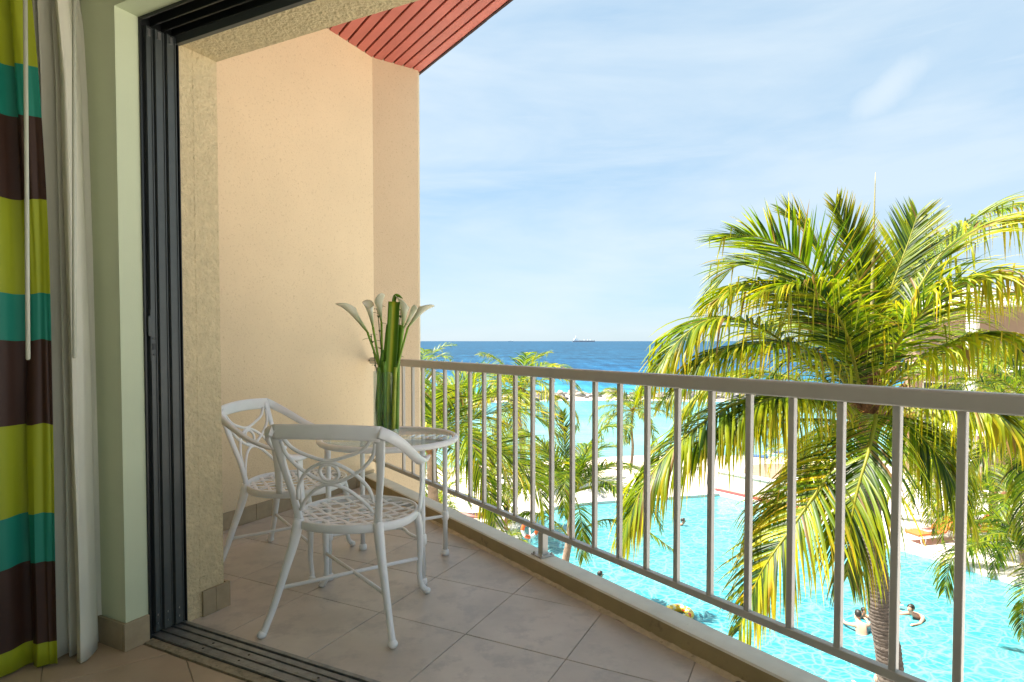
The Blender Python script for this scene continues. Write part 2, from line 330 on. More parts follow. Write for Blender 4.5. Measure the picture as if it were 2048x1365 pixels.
# ------------------------------------------------------------------ the setting: sea, beach, pool deck, pool
def sea_mat():
    m = bpy.data.materials.new('sea_water'); m.use_nodes = True; t = m.node_tree; b = t.nodes['Principled BSDF']
    tcn = N('ShaderNodeTexCoord', t); sp = N('ShaderNodeSeparateXYZ', t)
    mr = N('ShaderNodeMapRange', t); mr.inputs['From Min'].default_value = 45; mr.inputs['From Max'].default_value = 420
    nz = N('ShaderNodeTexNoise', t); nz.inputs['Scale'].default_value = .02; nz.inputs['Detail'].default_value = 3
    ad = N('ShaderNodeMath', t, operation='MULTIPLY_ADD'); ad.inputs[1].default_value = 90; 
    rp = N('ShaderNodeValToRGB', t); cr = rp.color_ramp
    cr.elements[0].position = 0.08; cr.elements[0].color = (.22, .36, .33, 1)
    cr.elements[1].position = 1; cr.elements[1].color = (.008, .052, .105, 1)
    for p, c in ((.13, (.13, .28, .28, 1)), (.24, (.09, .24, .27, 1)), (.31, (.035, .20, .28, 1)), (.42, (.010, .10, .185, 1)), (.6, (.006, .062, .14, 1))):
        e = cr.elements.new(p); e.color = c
    L2 = t.links.new
    L2(tcn.outputs['Object'], sp.inputs[0]); L2(tcn.outputs['Object'], nz.inputs[0]); L2(nz.outputs[0], ad.inputs[0]); L2(sp.outputs['Y'], ad.inputs[2])
    L2(ad.outputs[0], mr.inputs[0]); L2(mr.outputs[0], rp.inputs[0])
    # streaky tone variation and whitecaps
    mp2 = N('ShaderNodeMapping', t); mp2.inputs['Scale'].default_value = (.35, 1.0, 1)
    n2 = N('ShaderNodeTexNoise', t); n2.inputs['Scale'].default_value = .05; n2.inputs['Detail'].default_value = 12; n2.inputs['Roughness'].default_value = .72
    r2 = N('ShaderNodeValToRGB', t); r2.color_ramp.elements[0].position = .35; r2.color_ramp.elements[0].color = (.6, .6, .6, 1); r2.color_ramp.elements[1].position = .65; r2.color_ramp.elements[1].color = (1.35, 1.35, 1.35, 1)
    mu = N('ShaderNodeMixRGB', t, blend_type='MULTIPLY'); mu.inputs[0].default_value = 1
    L2(tcn.outputs['Object'], mp2.inputs[0]); L2(mp2.outputs[0], n2.inputs[0]); L2(n2.outputs[0], r2.inputs[0]); L2(rp.outputs[0], mu.inputs[1]); L2(r2.outputs[0], mu.inputs[2])
    n3 = N('ShaderNodeTexNoise', t); n3.inputs['Scale'].default_value = .11; n3.inputs['Detail'].default_value = 5; n3.inputs['Roughness'].default_value = .65
    mp3 = N('ShaderNodeMapping', t); mp3.inputs['Scale'].default_value = (.45, 1.0, 1)
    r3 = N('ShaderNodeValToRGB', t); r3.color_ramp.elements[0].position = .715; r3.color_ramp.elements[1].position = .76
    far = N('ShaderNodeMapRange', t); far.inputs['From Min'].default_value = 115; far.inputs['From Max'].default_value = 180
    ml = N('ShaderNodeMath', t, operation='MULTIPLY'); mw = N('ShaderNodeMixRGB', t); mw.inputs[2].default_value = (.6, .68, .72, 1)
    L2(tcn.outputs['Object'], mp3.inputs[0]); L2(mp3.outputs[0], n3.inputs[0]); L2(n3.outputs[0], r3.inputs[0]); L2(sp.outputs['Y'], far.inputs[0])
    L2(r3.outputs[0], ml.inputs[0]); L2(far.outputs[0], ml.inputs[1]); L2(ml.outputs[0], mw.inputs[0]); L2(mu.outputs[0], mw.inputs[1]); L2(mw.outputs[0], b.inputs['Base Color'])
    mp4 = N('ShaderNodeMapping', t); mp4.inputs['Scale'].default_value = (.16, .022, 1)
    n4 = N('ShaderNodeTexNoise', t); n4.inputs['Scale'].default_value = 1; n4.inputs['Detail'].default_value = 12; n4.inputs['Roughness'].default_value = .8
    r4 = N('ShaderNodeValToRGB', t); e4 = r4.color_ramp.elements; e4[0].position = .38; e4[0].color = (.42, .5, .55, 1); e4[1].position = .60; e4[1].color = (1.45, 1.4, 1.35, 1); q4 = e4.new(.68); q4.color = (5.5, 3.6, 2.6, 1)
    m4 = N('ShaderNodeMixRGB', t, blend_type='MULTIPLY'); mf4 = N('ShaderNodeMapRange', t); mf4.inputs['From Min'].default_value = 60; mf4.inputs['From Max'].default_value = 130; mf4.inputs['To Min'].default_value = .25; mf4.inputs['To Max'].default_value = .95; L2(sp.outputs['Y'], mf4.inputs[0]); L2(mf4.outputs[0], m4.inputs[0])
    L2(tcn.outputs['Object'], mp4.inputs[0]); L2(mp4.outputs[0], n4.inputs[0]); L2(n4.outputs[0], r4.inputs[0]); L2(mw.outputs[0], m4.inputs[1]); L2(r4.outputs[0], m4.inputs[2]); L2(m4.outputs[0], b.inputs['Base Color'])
    b.inputs['Roughness'].default_value = .45; b.inputs['Specular IOR Level'].default_value = .10
    bn = N('ShaderNodeTexNoise', t); bn.inputs['Scale'].default_value = .8; bn.inputs['Detail'].default_value = 8; bn.inputs['Roughness'].default_value = .65
    bu = N('ShaderNodeBump', t); bu.inputs['Strength'].default_value = .5; bu.inputs['Distance'].default_value = .5
    L2(mp2.outputs[0], bn.inputs[0]); L2(bn.outputs[0], bu.inputs['Height']); L2(bu.outputs[0], b.inputs['Normal'])
    return m
SEA = -9.0; DECK = -6.4; WATER = -6.5
bm = BM()
xs = [-30000, -3000, -400, -100, 0, 100, 400, 3000, 30000]; ys = [30, 60, 120, 300, 1000, 5000, 40000]
g = [[bm.verts.new((x, y, SEA)) for x in xs] for y in ys]
for j in range(len(ys) - 1):
    for i in range(len(xs) - 1): bm.faces.new((g[j][i], g[j][i + 1], g[j + 1][i + 1], g[j + 1][i]))
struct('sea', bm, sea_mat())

pool_poly = [(.2, 24.2), (1.0, 26.2), (2.2, 27.6), (4.0, 28.3), (6.8, 28.9), (10.3, 29.8), (12.5, 27.0), (12.9, 25.8), (13.6, 22.9), (15.0, 20.8), (15.9, 18.7), (16.2, 15.6), (13.1, 12.6), (12.0, 10), (6, 10), (4.2, 12.2), (2.6, 15.4), (.8, 20.0)]
outer = [(-60, -60), (120, -60), (120, 33.6), (-60, 33.6)]
def flat_with_hole(bm, outer, hole, z):
    pts = [Vector((*p, z)) for p in outer] + [Vector((*p, z)) for p in hole]
    vs = [bm.verts.new(p) for p in pts]; no_ = len(outer)
    es = [bm.edges.new((vs[i], vs[(i + 1) % no_])) for i in range(no_)]
    es += [bm.edges.new((vs[no_ + i], vs[no_ + (i + 1) % len(hole)])) for i in range(len(hole))]
    bmesh.ops.triangle_fill(bm, edges=es, use_beauty=True, use_dissolve=False, normal=(0, 0, 1))
    return vs
def inset(poly, d):
    n = len(poly); o = []
    area = sum(poly[i][0] * poly[(i + 1) % n][1] - poly[(i + 1) % n][0] * poly[i][1] for i in range(n))
    sg = 1 if area > 0 else -1
    for i in range(n):
        p0, p1, p2 = (Vector(poly[i - 1]), Vector(poly[i]), Vector(poly[(i + 1) % n]))
        e1 = (p1 - p0).normalized(); e2 = (p2 - p1).normalized()
        m_ = Vector((-(e1.y + e2.y), e1.x + e2.x)); m_ = m_.normalized() if m_.length > 1e-5 else Vector((-e1.y, e1.x))
        c_ = max(.5, m_.dot(Vector((-e1.y, e1.x))))
        q = p1 + m_ * sg * d / c_; o.append((q.x, q.y))
    return o
cop_out = inset(pool_poly, -.35)
bm = BM(); flat_with_hole(bm, outer, cop_out, DECK); struct('pool_deck', bm, M['deck'])
bm = BM()
n_ = len(pool_poly)
A = [bm.verts.new((*p, DECK + .03)) for p in cop_out]; B = [bm.verts.new((*p, DECK + .03)) for p in pool_poly]; Cc = [bm.verts.new((*p, -7.9)) for p in pool_poly]; A0 = [bm.verts.new((*p, DECK - .1)) for p in cop_out]
for i in range(n_):
    j = (i + 1) % n_; bm.faces.new((A[i], A[j], B[j], B[i])); bm.faces.new((B[i], B[j], Cc[j], Cc[i])); bm.faces.new((A0[i], A0[j], A[j], A[i]))
struct('pool_coping', bm, M['coping'])
def pool_mat():
    m = bpy.data.materials.new('pool_water'); m.use_nodes = True; t = m.node_tree; b = t.nodes['Principled BSDF']; L2 = t.links.new
    tcn = N('ShaderNodeTexCoord', t)
    wn = N('ShaderNodeTexNoise', t); wn.inputs['Scale'].default_value = 1.1; wn.inputs['Detail'].default_value = 3
    mixv = N('ShaderNodeMixRGB', t); mixv.inputs[0].default_value = .45
    mpp = N('ShaderNodeMapping', t); mpp.inputs['Scale'].default_value = (1.0, 1.25, 1)
    vo = N('ShaderNodeTexVoronoi', t); vo.feature = 'DISTANCE_TO_EDGE'; vo.inputs['Scale'].default_value = 3.4  # cell edges draw sun caustics, painted into the water colour
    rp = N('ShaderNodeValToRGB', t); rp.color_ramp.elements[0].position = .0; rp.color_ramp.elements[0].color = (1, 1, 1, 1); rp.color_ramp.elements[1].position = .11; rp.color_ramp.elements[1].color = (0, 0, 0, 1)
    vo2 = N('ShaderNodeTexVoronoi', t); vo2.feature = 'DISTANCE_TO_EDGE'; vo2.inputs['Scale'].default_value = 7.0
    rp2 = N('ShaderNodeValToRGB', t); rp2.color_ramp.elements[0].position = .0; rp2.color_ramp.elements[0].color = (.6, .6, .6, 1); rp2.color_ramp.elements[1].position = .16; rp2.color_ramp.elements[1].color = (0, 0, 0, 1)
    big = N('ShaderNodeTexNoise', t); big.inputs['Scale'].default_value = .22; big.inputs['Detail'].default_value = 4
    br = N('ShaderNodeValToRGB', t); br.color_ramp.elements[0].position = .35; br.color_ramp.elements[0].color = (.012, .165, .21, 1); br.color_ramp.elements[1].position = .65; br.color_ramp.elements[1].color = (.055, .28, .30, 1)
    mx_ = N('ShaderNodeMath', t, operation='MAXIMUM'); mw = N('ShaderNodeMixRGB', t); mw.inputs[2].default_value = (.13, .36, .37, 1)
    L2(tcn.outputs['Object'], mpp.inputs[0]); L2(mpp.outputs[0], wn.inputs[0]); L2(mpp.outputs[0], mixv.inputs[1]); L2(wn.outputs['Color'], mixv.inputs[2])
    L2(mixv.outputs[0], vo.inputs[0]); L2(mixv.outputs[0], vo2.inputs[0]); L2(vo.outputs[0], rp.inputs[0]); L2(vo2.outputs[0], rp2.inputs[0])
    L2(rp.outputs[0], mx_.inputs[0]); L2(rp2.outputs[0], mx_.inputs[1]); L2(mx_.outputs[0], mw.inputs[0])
    L2(tcn.outputs['Object'], big.inputs[0]); L2(big.outputs[0], br.inputs[0]); L2(br.outputs[0], mw.inputs[1]); L2(mw.outputs[0], b.inputs['Base Color'])
    b.inputs['Roughness'].default_value = .08; b.inputs['Specular IOR Level'].default_value = .4
    bn = N('ShaderNodeTexNoise', t); bn.inputs['Scale'].default_value = 3.2; bn.inputs['Detail'].default_value = 5
    bu = N('ShaderNodeBump', t); bu.inputs['Strength'].default_value = .6; bu.inputs['Distance'].default_value = .08
    L2(mixv.outputs[0], bn.inputs[0]); L2(bn.outputs[0], bu.inputs['Height']); L2(bu.outputs[0], b.inputs['Normal'])
    return m
bm = BM(); vs = [bm.verts.new((*p, WATER)) for p in pool_poly]; bm.faces.new(vs); bmesh.ops.triangulate(bm, faces=bm.faces); struct('pool_water', bm, pool_mat())
bm = BM()
def beach_z(x, y):
    shore = 48 + 4 * math.sin(x * .09 + .5) + .12 * max(0, x)
    t = min(1, max(0, (y - 33.5) / (shore - 33.5)))
    z = DECK - .06 + (SEA - DECK + .06) * (t ** 1.1) - max(0, y - shore) * .12
    return z + .06 * noise.noise(Vector((x * .5, y * .5, 0))) * min(1, t * 3)
xs = [-60 + 2.0 * i for i in range(91)]; ys = [33.5 + i * .9 for i in range(34)]
g = [[bm.verts.new((x, y, beach_z(x, y) if j else DECK - .02)) for x in xs] for j, y in enumerate(ys)]
for j in range(len(ys) - 1):
    for i in range(len(xs) - 1):
        f = bm.faces.new((g[j][i], g[j][i + 1], g[j + 1][i + 1], g[j + 1][i])); f.smooth = True
for v in bm.verts:
    if v.co.y < 33.6: v.co.z = DECK - .02
struct('beach', bm, M['sand'])

# breakwater of boulders
bw = thing('breakwater', 'long low breakwater of grey boulders across the turquoise lagoon', 'breakwater', (0, 0, 0))
def rock_mesh(seed):
    bm = BM(); bmesh.ops.create_icosphere(bm, subdivisions=2, radius=1)
    for v in bm.verts:
        d = v.co.normalized(); k = .72 + .55 * abs(noise.noise(d * 1.3 + Vector((seed * 7.1, 0, 0)))) + .12 * noise.noise(d * 3 + Vector((0, seed, 0)))
        v.co = d * k
    me = bpy.data.meshes.new('boulder'); bm.to_mesh(me); bm.free(); me.materials.append(M['rock'] if seed % 3 else M['rock_light']); return me
M['rock_light'] = mat('light_boulder', (.26, .23, .19), .9, .2, 1.2, bump=.8, bscale=3, bdist=.15, objvar=.3)
rocks = [rock_mesh(i) for i in range(9)]
rr = random.Random(5)
for i in range(290):
    t = rr.random(); x = -14 + t * 66; row = rr.random()
    yb = 104 + .06 * x + 2.0 * math.sin(x * .12)
    o = bpy.data.objects.new('boulder', rr.choice(rocks)); C.objects.link(o); o.parent = bw
    y = yb + (row - .5) * 4.4; hz = .15 + 1.15 * max(0, 1 - abs(row - .55) * 2.1)
    s = rr.uniform(.5, 1.25); o.location = (x, y, SEA + hz * rr.uniform(.5, 1.0)); o.scale = (s * rr.uniform(.9, 1.4), s, s * rr.uniform(.6, .9)); o.rotation_euler = (rr.uniform(-.4, .4), rr.uniform(-.4, .4), rr.uniform(0, 6.3))
bm = BM()
pts = [(-16 + i * 1.4, 104 + .06 * (-16 + i * 1.4) + 2.0 * math.sin((-16 + i * 1.4) * .12)) for i in range(50)]
prev = None
for (x, y) in pts:
    r_ = [bm.verts.new((x, y + dy, SEA + dz + .12 * noise.noise(Vector((x, dy, 3))))) for dy, dz in ((-4.2, -.5), (-2.6, .22), (-1.2, .6), (.8, .7), (2.6, .2), (4, -.5))]
    if prev:
        for k in range(5): bm.faces.new((prev[k], r_[k], r_[k + 1], prev[k + 1]))
    prev = r_
obj('rubble_core', bm, M['sand'], bw)

# ship on the horizon
def ship(label, x_px, dist, length, scale=1.0):
    c = atY(x_px, 682.5, dist); s = thing('cargo_ship' if length > 100 else 'distant_ship', label, 'ship', (c.x, c.y, SEA))
    bm = BM(); h = length / 2; W = length * .07; D = length * .062
    st = [(-1, .85, 1), (-.92, 1, 1), (.75, 1, 1), (.9, .7, 1.0), (1, .05, 1.35)]
    ringp = None
    for (t, w_, hh) in st:
        x = t * h; r_ = [bm.verts.new((x - (1 - w_) * 0, -W * w_ * .8, 0)), bm.verts.new((x, -W * w_, D * hh)), bm.verts.new((x, W * w_, D * hh)), bm.verts.new((x, W * w_ * .8, 0))]
        if ringp:
            for k in range(4): bm.faces.new((ringp[k], r_[k], r_[(k + 1) % 4], ringp[(k + 1) % 4]))
        else: bm.faces.new(r_)
        ringp = r_
    bm.faces.new(ringp); obj('hull', bm, M['ship_hull'], s)
    bm = BM(); add_box(bm, XYZ, -h * .97, h * .93, -W * 1.01, W * 1.01, 0, D * .36); obj('hull_band', bm, M['ship_red'], s)
    bm = BM()
    add_box(bm, XYZ, -h * .9, -h * .42, -W * .8, W * .8, D, D * 1.7); add_box(bm, XYZ, -h * .85, -h * .55, -W * .7, W * .7, D * 1.7, D * 2.3); add_box(bm, XYZ, -h * .8, -h * .62, -W * .6, W * .6, D * 2.3, D * 3.0)
    obj('deckhouse', bm, M['ship_white'], s)
    bm = BM(); add_tube(bm, [Vector((-h * .7, 0, D * 3)), Vector((-h * .7, 0, D * 4.4))], [3, 1.5], 6)
    for t in (.05, .35, .6): add_tube(bm, [Vector((h * t, 0, D)), Vector((h * t, 0, D * 1.9))], [2.2, 1.6], 6)
    obj('mast', bm, M['ship_white'], s)
    return s
ship('long cargo ship with grey hull and white deckhouse on the horizon', 1167, 6000, 222)
ship('faint tiny ship at the horizon left of the cargo ship', 1022, 17000, 150)

# ------------------------------------------------------------------ the balcony
A_JAMB = 2.37; B_IN, B_FR0, B_FR1, B_OUT = 1.40, 1.49, 1.655, 1.835
Z_OPEN = 2.45; Z_SOF = 3.57
C_pt = Vector((-1.17, 5.12)); E_pt = Vector((-.796, 5.37))
A_SIDE = 3.33
RAIL_N = 1.925
# floors: grout bed with separate tiles
def clip_poly(poly, fn):
    """keep fn(p)<=0 ; fn linear"""
    o = []
    for i in range(len(poly)):
        p, q = poly[i], poly[(i + 1) % len(poly)]; fp, fq = fn(p), fn(q)
        if fp <= 0: o.append(p)
        if (fp < 0 < fq) or (fq < 0 < fp): o.append(p + (q - p) * (fp / (fp - fq)))
    return o
def tile_obj(poly, ztop, m, parent, th=.012, bev=.0015):
    bm = BM(); c = sum(poly, Vector()) / len(poly)
    rz = random.uniform(-.0005, .0005)
    lo = [bm.verts.new((p.x, p.y, ztop - th)) for p in poly]; md = [bm.verts.new((p.x, p.y, ztop - bev + rz)) for p in poly]
    tp = [bm.verts.new((p.x + (c.x - p.x) * bev * 1.5 / (c - p).length, p.y + (c.y - p.y) * bev * 1.5 / (c - p).length, ztop + rz)) for p in poly]
    bm.faces.new(tp); k = len(poly)
    for i in range(k):
        j = (i + 1) % k; bm.faces.new((lo[i], lo[j], md[j], md[i])); bm.faces.new((md[i], md[j], tp[j], tp[i]))
    return obj('tile', bm, m, parent)
bm = BM(); add_prism(bm, [ab(A_SIDE + .3, B_FR1), ab(-.85, B_FR1), ns(1.862, -3.5 - .3), Vector((C_pt.x - .2, C_pt.y + .1, 0))], -.25, -.006)
bal = struct('balcony_floor', bm, M['grout'])
g2 = .0016; T = .4405
for i in range(-9, 8):
    for j in range(-3, 8):
        a0, a1 = .82 + T * i + g2, .82 + T * (i + 1) - g2; b0, b1 = 2.1 + T * j + g2, 2.1 + T * (j + 1) - g2
        poly = [ab(a0, b0), ab(a1, b0), ab(a1, b1), ab(a0, b1)]
        poly = clip_poly(poly, lambda p: p.dot(NN) - 1.845)
        if len(poly) < 3: continue
        poly = clip_poly(poly, lambda p: p.dot(D1) - (A_SIDE - .012)); 
        if len(poly) < 3: continue
        poly = clip_poly(poly, lambda p: (B_FR1 + .012) - p.dot(D2))
        if len(poly) < 3: continue
        c = sum(poly, Vector()) / len(poly)
        if c.dot(SS) > 1.2: continue
        tile_obj(poly, 0, M['tile'], bal)
bm = BM(); add_prism(bm, [ab(3.6, B_FR0 - .03), ab(-.95, B_FR0 - .03), ab(-.95, -3.2), ab(3.6, -3.2)], -.25, -.006)
rf = struct('room_floor', bm, M['grout'])
n0, s0 = .286, -2.63
for i in range(-11, 6):
    for j in range(-3, 13):
        n_0, n_1 = n0 + T * i + g2, n0 + T * (i + 1) - g2; s_0, s_1 = s0 + T * j + g2, s0 + T * (j + 1) - g2
        poly = [ns(n_0, s_0), ns(n_1, s_0), ns(n_1, s_1), ns(n_0, s_1)]
        c = ns((n_0 + n_1) / 2, (s_0 + s_1) / 2)
        if c.y < -.6 or c.dot(D1) > 3.4: continue
        poly = clip_poly(poly, lambda p: p.dot(D2) - (B_FR0 - .032))
        if len(poly) < 3: continue
        tile_obj(poly, 0, M['room_tile'], rf)

# room shell
bm = BM(); add_box(bm, ab, A_JAMB, 3.6, B_IN, B_FR0, -.02, 2.8)
add_box(bm, ab, -.95, A_JAMB, B_IN, B_FR0, Z_OPEN + .012, 2.8, 0)
obj_room = obj('room_wall', bm, M['green_paint']); tag(obj_room, 'pale green painted wall beside the open balcony door', 'wall')
bm = BM(); add_box(bm, ab, 3.45, 3.6, -3.2, B_IN - .002, -.02, 2.8)
tag(obj('room_wall', bm, M['green_paint']), 'pale green room wall behind the striped curtain', 'wall')
bm = BM(); add_box(bm, ab, -.95, 3.6, -3.4, -3.2, 0, 2.8); add_box(bm, ab, -1.1, -.95, -3.4, -1.1, 0, 2.8)  # unseen side wall stops short, its gap left open to admit fill light
struct('room_back_wall', bm, M['ceiling'])
bm = BM(); add_box(bm, ab, -.95, 3.6, -3.4, B_FR0, 2.8, 3.0); struct('room_ceiling', bm, M['ceiling'])
# skirting of the room (two tiles at the corner)
sk = thing('skirting', 'brown tile skirting at the foot of the pale green wall', 'skirting')
box_obj('tile', ab, (A_JAMB - .013, A_JAMB - .001, B_IN - .0125, B_FR0 - .004, 0.001, .108), M['skirt'], sk, .0015)
for k in range(3):
    box_obj('tile', ab, (A_JAMB + .0005 + k * .3, A_JAMB + .297 + k * .3, B_IN - .013, B_IN - .001, 0.001, .108), M['skirt'], sk, .0015)

# outer wall with the stucco reveal and the lintel
bm = BM()
def wall_grid(bm, P, u0, u1, v0, v1, du, dv, disp, sc_, nrm):
    nu = max(1, int((u1 - u0) / du)); nv = max(1, int((v1 - v0) / dv)); G = []
    for j in range(nv + 1):
        row = []
        for i in range(nu + 1):
            u = u0 + (u1 - u0) * i / nu; v = v0 + (v1 - v0) * j / nv; p = P(u, v)
            e = min(1, min(u - u0, u1 - u) / .012 + .35, min(v - v0, v1 - v) / .012 + .35)
            h = noise.noise(p * sc_) * .6 + noise.noise(p * sc_ * 2.3) * .4
            row.append(bm.verts.new(p + nrm * (h * disp * e)))
        G.append(row)
    for j in range(nv):
        for i in range(nu):
            f = bm.faces.new((G[j][i], G[j][i + 1], G[j + 1][i + 1], G[j + 1][i])); f.smooth = True
# body of the wall, 3 mm behind its rough skin
add_box(bm, ab, A_JAMB + .004, 3.62, B_FR1, B_OUT - .004, -.02, Z_OPEN)
add_box(bm, ab, -.95, 3.62, B_FR1, B_OUT - .004, Z_OPEN - .02 + .004, Z_SOF + .3)
add_box(bm, ab, -.95, 3.62, B_FR0, B_FR1 - .001, Z_OPEN + .16, Z_SOF + .3)
wall_grid(bm, lambda u, v: ab(A_JAMB, u, v), B_FR1, B_OUT, -.01, Z_OPEN - .02, .007, .007, .0042, 42, -D1)
wall_grid(bm, lambda u, v: ab(u, v, Z_OPEN - .02), -.4, A_JAMB, B_FR1, B_OUT, .009, .008, .0042, 42, Vector((0, 0, -1)))
ow = obj('outer_wall', bm, M['stucco'], recalc=False); tag(ow, 'rough beige stucco pillar and lintel round the open balcony doorway', 'wall')
bm = BM(); wall_grid(bm, lambda u, v: ab(A_JAMB - .0035 + .004 * abs(u), B_FR1 + .066 + u * .006, v), -1, 1, 0, Z_OPEN - .02, 1, .01, .002, 30, -D1); obj('corner_bead', bm, M['stucco'], ow)
box_obj('tile', ab, (A_JAMB - .016, A_JAMB - .005, B_FR1 + .066, B_FR1 + .128, 0.001, .112), M['skirt'], ow, .001)
box_obj('tile', ab, (A_JAMB - .016, A_JAMB - .005, B_FR1 + .130, B_OUT + .022, 0.001, .112), M['skirt'], ow, .001)
box_obj('tile', ab, (A_JAMB - .004, A_JAMB + .3, B_OUT + .010, B_OUT + .022, 0.001, .112), M['skirt'], ow, .001)

# side wall and its outer wing
bm = BM()
add_box(bm, ab, A_SIDE, A_SIDE + .25, B_OUT, C_pt.to_3d().dot(D2) + .02, -.02, Z_SOF + .02)
sw = obj('side_wall', bm, M['plaster']); tag(sw, 'tall apricot plaster side wall behind the balcony chairs', 'wall')
Cn, Cs = C_pt.to_3d().dot(NN), C_pt.to_3d().dot(SS); En = E_pt.to_3d().dot(NN)
bm = BM()
add_prism(bm, [ns(Cn - .015, Cs), ns(En - .03, Cs), ns(En, Cs - .03), ns(En, Cs - .25), ns(Cn - .3, Cs - .25)], -3, Z_SOF + .02)
wg = obj('side_wall_wing', bm, M['shaded_plaster']); tag(wg, 'narrow plaster wing wall, darkened as in shade, where the railing ends', 'wall')
for k in range(7):
    b0 = B_OUT + .002 + k * .3305
    b1 = min(b0 + .327, C_pt.to_3d().dot(D2) - .02)
    if b1 > b0 + .02: box_obj('tile', ab, (A_SIDE - .012, A_SIDE - .0005, b0, b1, .001, .11), M['skirt'], sw, .0015)

# red slatted soffit
so = thing('slatted_ceiling', 'red painted slatted ceiling over the balcony edge', 'ceiling')
pitch = .0903
s_end = Cs - .22
for k in range(30):
    n1_ = En + .0 - k * pitch; n0_ = n1_ - (pitch - .017)
    poly = [ns(n0_, s_end), ns(n1_, s_end), ns(n1_, 1.8), ns(n0_, 1.8)]
    poly = clip_poly(poly, lambda p: (B_OUT - .001) - p.dot(D2))
    if len(poly) < 3: continue
    poly = clip_poly(poly, lambda p: p.dot(D1) - (A_SIDE + .06))
    if len(poly) < 3: continue
    bm = BM(); add_prism(bm, [(p.x, p.y) for p in poly], Z_SOF, Z_SOF + .02)
    bmesh.ops.bevel(bm, geom=[e for e in bm.edges], offset=.0015, segments=1, affect='EDGES'); obj('slat', bm, M['red_slat'], so)
bm = BM(); add_prism(bm, [(p.x, p.y) for p in (ns(En - .005, s_end), ns(En - .005, 1.8), ns(-1.5, 1.8), ns(-1.5, s_end - .4))], Z_SOF + .045, Z_SOF + .36); obj('backing_board', bm, M['dark_red'], so)
bm = BM()
sN = 60
for k in range(sN):
    s_a = s_end + (1.8 - s_end) * k / sN; s_b = s_end + (1.8 - s_end) * (k + 1) / sN
    add_box(bm, ns, En + .001 + random.uniform(-.001, .001), En + .02, s_a, s_b, Z_SOF - .006 + random.uniform(-.002, .002), Z_SOF + .36)
obj('fascia', bm, M['dark_red'], so)
# the roof of the building above, keeps the balcony in shade
bm = BM(); add_prism(bm, [(p.x, p.y) for p in (ns(En + .05, s_end - .1), ns(En + .05, 3.2), ns(-4.5, 3.2), ns(-4.5, s_end - 2))], Z_SOF + .37, Z_SOF + .6)
struct('roof_slab', bm, M['bwhite'])
# building below the balcony
bm = BM(); add_prism(bm, [(p.x, p.y) for p in (ns(1.975, Cs), ns(1.975, 2.4), ns(1.5, 2.4), ns(1.5, Cs))], -.6, -.012); add_prism(bm, [(p.x, p.y) for p in (ns(1.3, Cs), ns(1.3, 2.4), ns(-3, 2.4), ns(-3, Cs))], DECK - .2, -.26)
tag(obj('building_base', bm, M['cream_wall']), 'cream wall of the storeys under the balcony', 'wall')

# curb
bm = BM(); Sx0, Sx1 = Cs + .01, 1.6
NSEG = 90
def curb_sec(s):
    j = .0018 * noise.noise(Vector((s * 5, 0, 1))); k = .003 * noise.noise(Vector((s * 3, 4, 1)))
    return [(1.86 + j, -.02), (1.86 + j, .078), (1.866 + j, .085 + k * .3), (1.969, .085 + k * .5), (1.975, .079), (1.975, -.3)]
prev = None
for i in range(NSEG + 1):
    s = Sx0 + (Sx1 - Sx0) * i / NSEG
    r_ = [bm.verts.new(ns(n, s, z)) for n, z in curb_sec(s)]
    if prev:
        for k in range(5):
            bm.faces.new((prev[k], r_[k], r_[k + 1], prev[k + 1]))
    prev = r_
cb = obj('curb', bm, M['curb']); tag(cb, 'low cream painted curb under the railing along the balcony edge', 'curb')
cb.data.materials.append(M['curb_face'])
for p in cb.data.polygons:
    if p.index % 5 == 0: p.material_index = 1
bm = BM(); prev = None
NS2 = 420
for i in range(NS2 + 1):
    s = Sx0 + (Sx1 - Sx0) * i / NS2
    h = .007 + .006 * noise.noise(Vector((s * 14, 2, 0))) + .005 * noise.noise(Vector((s * 45, 2, 0)))
    wd = .020 + .012 * noise.noise(Vector((s * 9, 7, 0))) + .008 * noise.noise(Vector((s * 38, 7, 0)))
    r_ = [bm.verts.new(ns(n, s, z)) for n, z in ((1.8605 - wd, .0005), (1.8605 - wd * .8, .004), (1.8605 - wd * .35, .004 + h * .4), (1.8595, .006 + h))]
    if prev:
        for k in range(3):
            f = bm.faces.new((prev[k], r_[k], r_[k + 1], prev[k + 1])); f.smooth = True
    prev = r_
obj('caulk_strip', bm, M['caulk'], cb)
# loose flakes of paint by the curb
bm = BM(); rr = random.Random(3)
for k in range(46):
    s = rr.uniform(-3.6, .2); n = 1.835 - abs(rr.gauss(0, .02)); c = ns(n, s, .003); r0 = rr.uniform(.002, .007); ang = rr.uniform(0, 6)
    pts = [c + Vector((math.cos(ang + q * 1.26) * r0 * rr.uniform(.5, 1.3), math.sin(ang + q * 1.26) * r0 * rr.uniform(.5, 1.3), rr.uniform(0, .003))) for q in range(5)]
    bm.faces.new([bm.verts.new(p) for p in pts])
o = obj('paint_flakes', bm, M['caulk']); tag(o, 'loose brown crumbs of caulk lying along the foot of the curb', 'debris', kind='stuff')
# railing
rl = thing('railing', 'long grey white metal railing with square balusters along the balcony edge', 'railing')
S0 = Cs + .03
a_lim = A_SIDE
